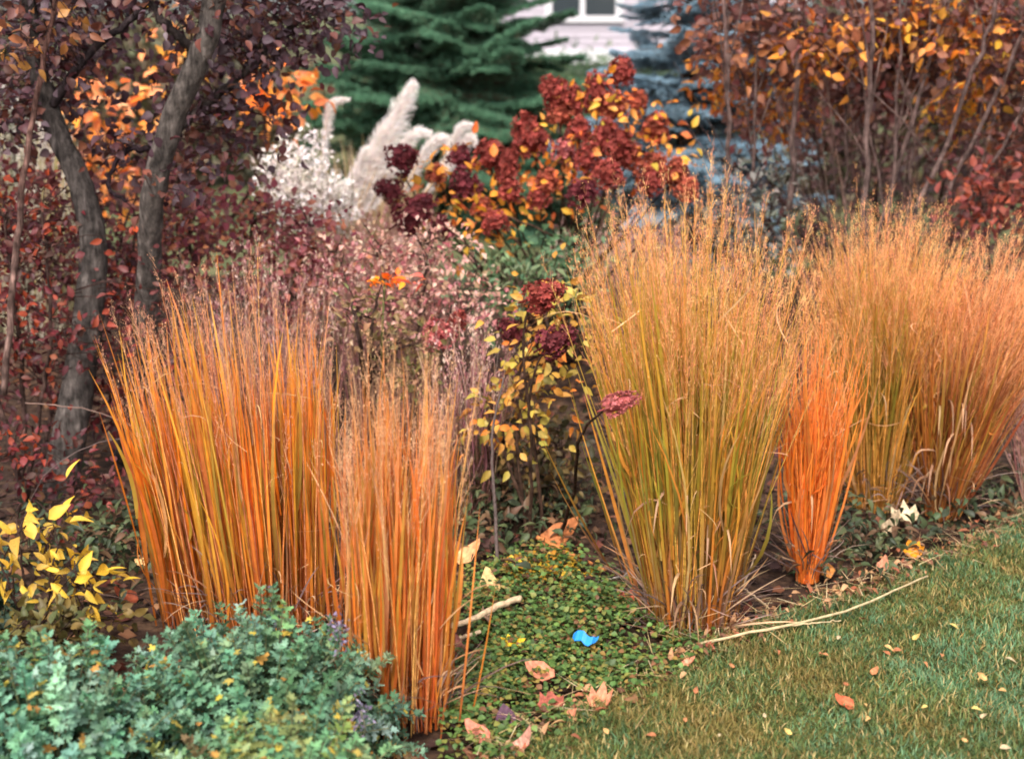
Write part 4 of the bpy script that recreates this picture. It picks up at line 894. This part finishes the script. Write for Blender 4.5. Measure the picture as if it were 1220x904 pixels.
sage('blue-green mound of lobed leaves at the foot of the orange grasses', 306, 905, .355, .24, .36, 560, 270, SG, [(322, 738, 2.85), (402, 752, 2.8), (430, 852, 2.7)])
sage('blue-green mound of lobed leaves in the bottom left corner', 60, 960, .33, .26, .37, 480, 250, pal((126, 166, 140), (112, 152, 126), (146, 182, 158), (110, 142, 106)))
sage('sparse blue-green mound with bare brown patch at the bottom edge', 330, 1010, .30, .2, .30, 260, 150, pal((122, 162, 124), (136, 168, 132), (136, 154, 100), (150, 156, 96), (120, 96, 70)))
sage('dark green leafy tuft at the left edge beside the yellow leaves', -20, 770, .14, .12, .30, 70, 30, pal((70, 92, 78), (84, 106, 92), (60, 84, 70)))

# yellow-leaved plant on the left
shrub('yellow_leaf_plant', 'plant with drooping yellow leaves at the lower left edge', 45, 760,
      [[(30, 700, 3.35), (20, 620, 3.35)], [(60, 700, 3.3), (70, 650, 3.3)], [(80, 720, 3.3), (105, 690, 3.3)], [(20, 720, 3.3), (-10, 640, 3.3)], [(60, 640, 3.4), (60, 600, 3.45)]],
      [blob(35, 635, 3.35, 40, 30, .08), blob(75, 690, 3.3, 45, 35, .08), blob(20, 680, 3.3, 30, 40, .08), blob(100, 710, 3.3, 25, 20, .06)], 38, 3, .05,
      pal((236, 196, 66), (220, 176, 56), (204, 168, 72), (186, 146, 60)), Ts=LEAF[:2] + LANCE[:1], n_single=110, spread=.07, cat='plant', rad=.005, droop=-.6, cell=5)
shrub('dull_green_plant', 'olive and brown leafy plant below the yellow leaves at left', 90, 790,
      [[(90, 750, 3.25), (95, 730, 3.25)], [(60, 750, 3.25), (50, 740, 3.25)]],
      [blob(85, 755, 3.2, 70, 28, .1), blob(20, 770, 3.2, 50, 30, .1)], 40, 10, .032, pal((112, 96, 50), (130, 108, 56), (92, 74, 46), (84, 88, 50)), Ts=LEAF, n_single=80, spread=.05, cat='plant', rad=.004)

# ------------------------------------------------------------------ ground cover between the clumps
n = 9500
xy = []
poly = np.array([G(*p)[:2] for p in [(520, 930), (545, 800), (560, 690), (640, 660), (720, 690), (800, 740), (850, 770), (760, 826), (650, 890), (600, 930)]])
def inpoly(pts, poly):
    x, y = pts.T; r = np.zeros(len(pts), bool); j = len(poly) - 1
    for i in range(len(poly)):
        c_ = ((poly[i, 1] > y) != (poly[j, 1] > y)) & (x < (poly[j, 0] - poly[i, 0]) * (y - poly[i, 1]) / (poly[j, 1] - poly[i, 1] + 1e-12) + poly[i, 0]); r ^= c_; j = i
    return r
q = np.stack([rng.uniform(poly[:, 0].min(), poly[:, 0].max(), 42000), rng.uniform(poly[:, 1].min(), poly[:, 1].max(), 42000)], 1)
q = q[inpoly(q + rng.normal(0, .04, q.shape), poly)]; q = q[vnoise(q[:, 0] * 4, q[:, 1] * 4, 7) + rng.normal(0, .3, len(q)) > -.35][:n]; n = len(q)
zz = .012 + np.abs(vnoise(q[:, 0] * 2, q[:, 1] * 2, 3)) * .05 * rng.random(n) ** .5 + rng.random(n) * .028
pos = np.stack([q[:, 0], q[:, 1], zz], 1)
C = pickc(pal((86, 112, 58), (104, 132, 68), (70, 94, 52), (126, 130, 66), (146, 124, 64), (130, 90, 60)), n, .2, [.28, .22, .18, .16, .1, .06])
nearp = np.hypot(q[:, 0] - G(655, 690)[0], q[:, 1] - G(655, 690)[1]) < .13; C[nearp] = np.where(rng.random((nearp.sum(), 1)) < .3, pickc(pal((214, 170, 50), (190, 150, 50), (170, 120, 40)), nearp.sum()), C[nearp])
M = frames(rdir(n) * [1, 1, .3], rdir(n) * .55 + [0, 0, 1])
o = tag(add('ground_cover', mesh_arr('ground_cover', *scatter(ROUND[0], pos, M, rng.uniform(.009, .021, n), C)), M_LEAF, None, 'stuff'), 'small-leaved green ground cover between the grass clumps and the lawn', 'ground cover')
# dark low weeds further back in the bed
for label, px, py, n_ in [('low dark green weeds at the foot of the narrow orange grass', 1030, 660, 600), ('dark green weeds under the small hydrangea', 610, 620, 700), ('green weeds at the right edge of the bed', 1190, 610, 420), ('dark maroon weeds on the soil beside the yellow-leaved plant', 140, 660, 700)]:
    b = G(px, py); q = b[:2] + rng.normal(0, 1, (n_, 2)) * [.16, .2]; q = q[q[:, 1] > edge_y(q[:, 0]) - .02]; n_ = len(q)
    pos = np.stack([q[:, 0], q[:, 1], rng.random(n_) ** 1.5 * .12 + .01], 1)
    tag(add('weeds', mesh_arr('weeds', *scatter(LEAF[1], pos, frames(rdir(n_) * [1, 1, .5], rdir(n_) * .7 + [0, 0, 1]), rng.uniform(.02, .05, n_), pickc(pal((72, 84, 56), (92, 100, 66), (58, 66, 48), (110, 84, 62)), n_))), M_LEAF, None, 'stuff'), label, 'weeds')

# ------------------------------------------------------------------ single fallen leaves, scraps, twigs
def fallen(label, px, py, size_px, c, T, yaw, tilt=.3, z=.03, group=None):
    p = G(px, py, z); sz = (.68 if size_px > 20 else .9) * size_px * M2px(np.linalg.norm(p - [0, 0, CAM_H]))
    o = add('fallen_leaf', tmesh(T, M_DRY), None); d = np.array([[math.cos(R(yaw)), math.sin(R(yaw)), tilt]])
    mt = np.eye(4); mt[:3, :3] = frames(d, np.array([[rng.normal(0, .25), -.35, 1.]]))[0] * sz; mt[:3, 3] = p - mt[:3, 1] * .45
    o.matrix_basis = Matrix(mt.tolist()); o.color = (*[float(v) for v in s(*c)], 1)
    return tag(o, label, 'leaf', group or 'fallen leaves')
FL = [('peach curled leaf caught at the right foot of the front orange clump', 558, 664, 56, (236, 168, 118), OVALT[0], 40),
      ('cream leaf standing above the pale split stick', 584, 706, 54, (230, 190, 130), OVALT[1], 100),
      ('pale pink-brown leaf under the pale split stick', 584, 742, 56, (220, 176, 150), MAPLET[0], 250),
      ('dusky pink leaf just below the pale split stick', 538, 775, 52, (176, 110, 98), OVALT[2], 160),
      ('small bright yellow leaf left of the blue scrap', 612, 767, 40, (246, 196, 52), MAPLET[0], 60),
      ('salmon pink leaf in the middle of the ground cover', 645, 804, 54, (220, 142, 112), OVALT[0], 160),
      ('rust red crumpled leaf beside the lawn edge', 658, 842, 48, (170, 92, 76), MAPLET[1], 30),
      ('small peach leaf touching the rust red crumpled leaf', 680, 855, 30, (216, 140, 108), OVALT[1], 10),
      ('salmon leaf with upturned tip at the lawn edge', 714, 840, 44, (222, 142, 110), MAPLET[2], 70),
      ('pink-orange folded leaf at the bottom of the ground cover', 570, 878, 48, (226, 140, 116), OVALT[1], 150),
      ('dark purple leaf at the bottom of the ground cover', 602, 862, 52, (98, 68, 84), OVALT[0], 100),
      ('pale pink leaf at the bottom edge below the purple leaf', 622, 893, 44, (222, 160, 140), OVALT[2], 20),
      ('small pale yellow leaf on the ground cover below the bright yellow one', 580, 822, 20, (226, 206, 110), LEAF[0], 80),
      ('orange red leaf at the foot of the tall rounded grass clump', 746, 715, 36, (230, 120, 88), MAPLET[1], 120),
      ('large brown-orange dead leaf in the dark under the small hydrangea', 668, 642, 76, (196, 122, 76), OVALT[0], 20),
      ('bright orange leaf at the far lawn edge on the right', 1087, 656, 36, (250, 160, 40), MAPLET[0], 100),
      ('cream crumpled leaf at the foot of the right edge grass', 1076, 618, 48, (222, 200, 164), MAPLET[1], 140),
      ('beige leaf left of the cream crumpled leaf', 1058, 632, 34, (190, 166, 136), OVALT[2], 30),
      ('tan pink leaf near the lawn edge below the orange leaf', 1052, 678, 30, (206, 140, 110), OVALT[1], 60),
      ('orange leaf leaning against the narrow orange clump', 985, 678, 44, (226, 150, 80), LEAF[2], 100),
      ('rust orange leaf on the open lawn', 1006, 840, 36, (206, 110, 76), OVALT[1], 170),
      ('pink-tan leaf lying at the tip of the bed on the lawn edge', 820, 790, 26, (226, 150, 120), OVALT[0], 20),
      ('tan leaf near the left end of the long pale stalk', 845, 772, 24, (180, 100, 80), MAPLET[0], 200),
      ('mauve grey leaf caught in front of the narrow orange clump', 928, 545, 40, (150, 112, 122), OVALT[0], 180),
      ('brown leaf in shade left of the orange grass foot', 150, 715, 44, (140, 70, 46), OVALT[1], 200),
      ('cream leaf left of the broad orange grass foot', 168, 668, 36, (230, 180, 120), LEAF[2], 120),
      ('peach leaf beside the broad orange grass foot', 200, 662, 30, (226, 160, 120), MAPLET[0], 60),
      ('bright golden leaf behind the yellow-leaved plant', 84, 607, 26, (244, 166, 40), ROUND[0], 90)]
for (lb, px, py, sz, c, T, yaw) in FL:
    z = .03
    if 'golden leaf behind' in lb: z = .05
    if 'mauve grey' in lb: z = .35
    fallen(lb, px, py, sz, c, T, yaw, rng.uniform(.1, .5), z)
lc = [(206, 160, 104), (186, 124, 84), (206, 176, 104), (170, 108, 74), (186, 164, 130)]
nn = 0
while nn < 34:
    px, py = rng.uniform(640, 1215), rng.uniform(640, 900); p = G(px, py)
    if p[1] > edge_y(p[0]) - .06: continue
    fallen('small tan leaf scrap among the lawn blades', px, py, rng.uniform(7, 15), lc[nn % 5], [LEAF[0], LEAF[1], OVALT[0]][nn % 3], rng.uniform(0, 360), rng.uniform(0, .5), rng.uniform(.035, .05), 'small leaf scraps on the lawn'); nn += 1
# blue scrap: crumpled strip with thickness
t_ = np.linspace(0, 1, 9); c0 = G(698, 760, .06)
line = np.stack([(t_ - .5) * .065, .012 * np.sin(t_ * 7), .004 * np.sin(t_ * 5 + 1) + .003 * np.cos(t_ * 17)], 1) + c0
wv = np.array([.004, .011, .009]); th = np.array([0, -.0008, .0012]); pr = np.interp(t_, [0, .1, .6, 1], [.4, 1, .9, .35])[:, None]
V = np.stack([line - wv * pr - th, line + wv * pr - th, line + wv * pr + th, line - wv * pr + th], 1).reshape(-1, 3); F = []
for i in range(8):
    for k in range(4):
        a, b = i * 4 + k, i * 4 + (k + 1) % 4; F += [(a, b, b + 4), (a, b + 4, a + 4)]
F += [(0, 2, 1), (0, 3, 2), (32, 33, 34), (32, 34, 35)]
o = tag(add('plastic_scrap', mesh_arr('plastic_scrap', V, F, np.repeat(s(40, 140, 226)[None], len(V), 0), False), leaf_mat('blue_plastic', .35, .1, .5, 60, .1)), 'crumpled bright blue scrap lying on the green ground cover', 'litter')
def twig(label, pts, r0, r1, c, name='twig', branch=None, cat='twig'):
    base = pts[0]; root = empty(name, base, label, cat, 'twigs and stalks on the ground')
    for nm, q, a, b in [('stalk', pts, r0, r1)] + ([('side_shoot', branch, r0 * .7, r1 * .6)] if branch else []):
        V, F, C = tube(smooth_line(q, 18, .0015), np.linspace(a, b, 18), 7, s(*c), np.array(s(*c)) * .85, .12); add(nm, mesh_arr(nm, local(root, V), F, C), M_STEM, root)
twig('thick pale split stick leaning out of the front orange clump', [G(522, 752, .03), G(560, 738, .06), G(594, 722, .07), G(620, 712, .07)], .0065, .0095, (216, 186, 150), 'stick', [G(528, 762, .03), G(550, 760, .03), G(572, 752, .04)], 'stick')
twig('long pale dry stalk lying along the lawn edge', [G(800, 776, .02), G(880, 757, .045), G(950, 742, .05), G(1010, 727, .05), G(1060, 706, .05), G(1105, 686, .05)], .0042, .0026, (186, 164, 126), 'dry_stalk', [G(925, 748, .04), G(965, 742, .055), G(1002, 739, .05)], 'stalk')
twig('thin grey twig leaning by the tall rounded clump foot', [G(710, 694, .0), G(745, 684, .06), G(782, 662, .08)], .004, .002, (150, 140, 132))
twig('thin rust stalk fallen across the dark gap', [G(640, 640, .05), G(690, 664, .03), G(730, 684, .0)], .007, .004, (190, 120, 70))
twig('grey dead stem standing right of the front orange clump', [G(592, 690, -.01), P(590, 600, 3.95), P(586, 520, 4.0), P(600, 450, 4.05)], .006, .003, (90, 76, 72))
twig('pale fine stem crossing the dark trunk at left', [P(30, 480, 4.3), P(80, 484, 4.3), P(125, 494, 4.28), P(185, 520, 4.2)], .0018, .0012, (130, 104, 94))
twig('grey arching stem low in front of the tree trunk', [G(20, 640, 0), P(50, 570, 4.0), P(110, 530, 4.0), P(180, 520, 4.0)], .002, .0012, (100, 82, 78))
twig('grey forked twig right of the tall rounded clump foot', [G(870, 735, .01), P(885, 700, 3.6), P(900, 660, 3.65)], .004, .002, (190, 160, 130), 'twig', [P(885, 700, 3.6), P(905, 715, 3.6), P(930, 735, 3.55)])
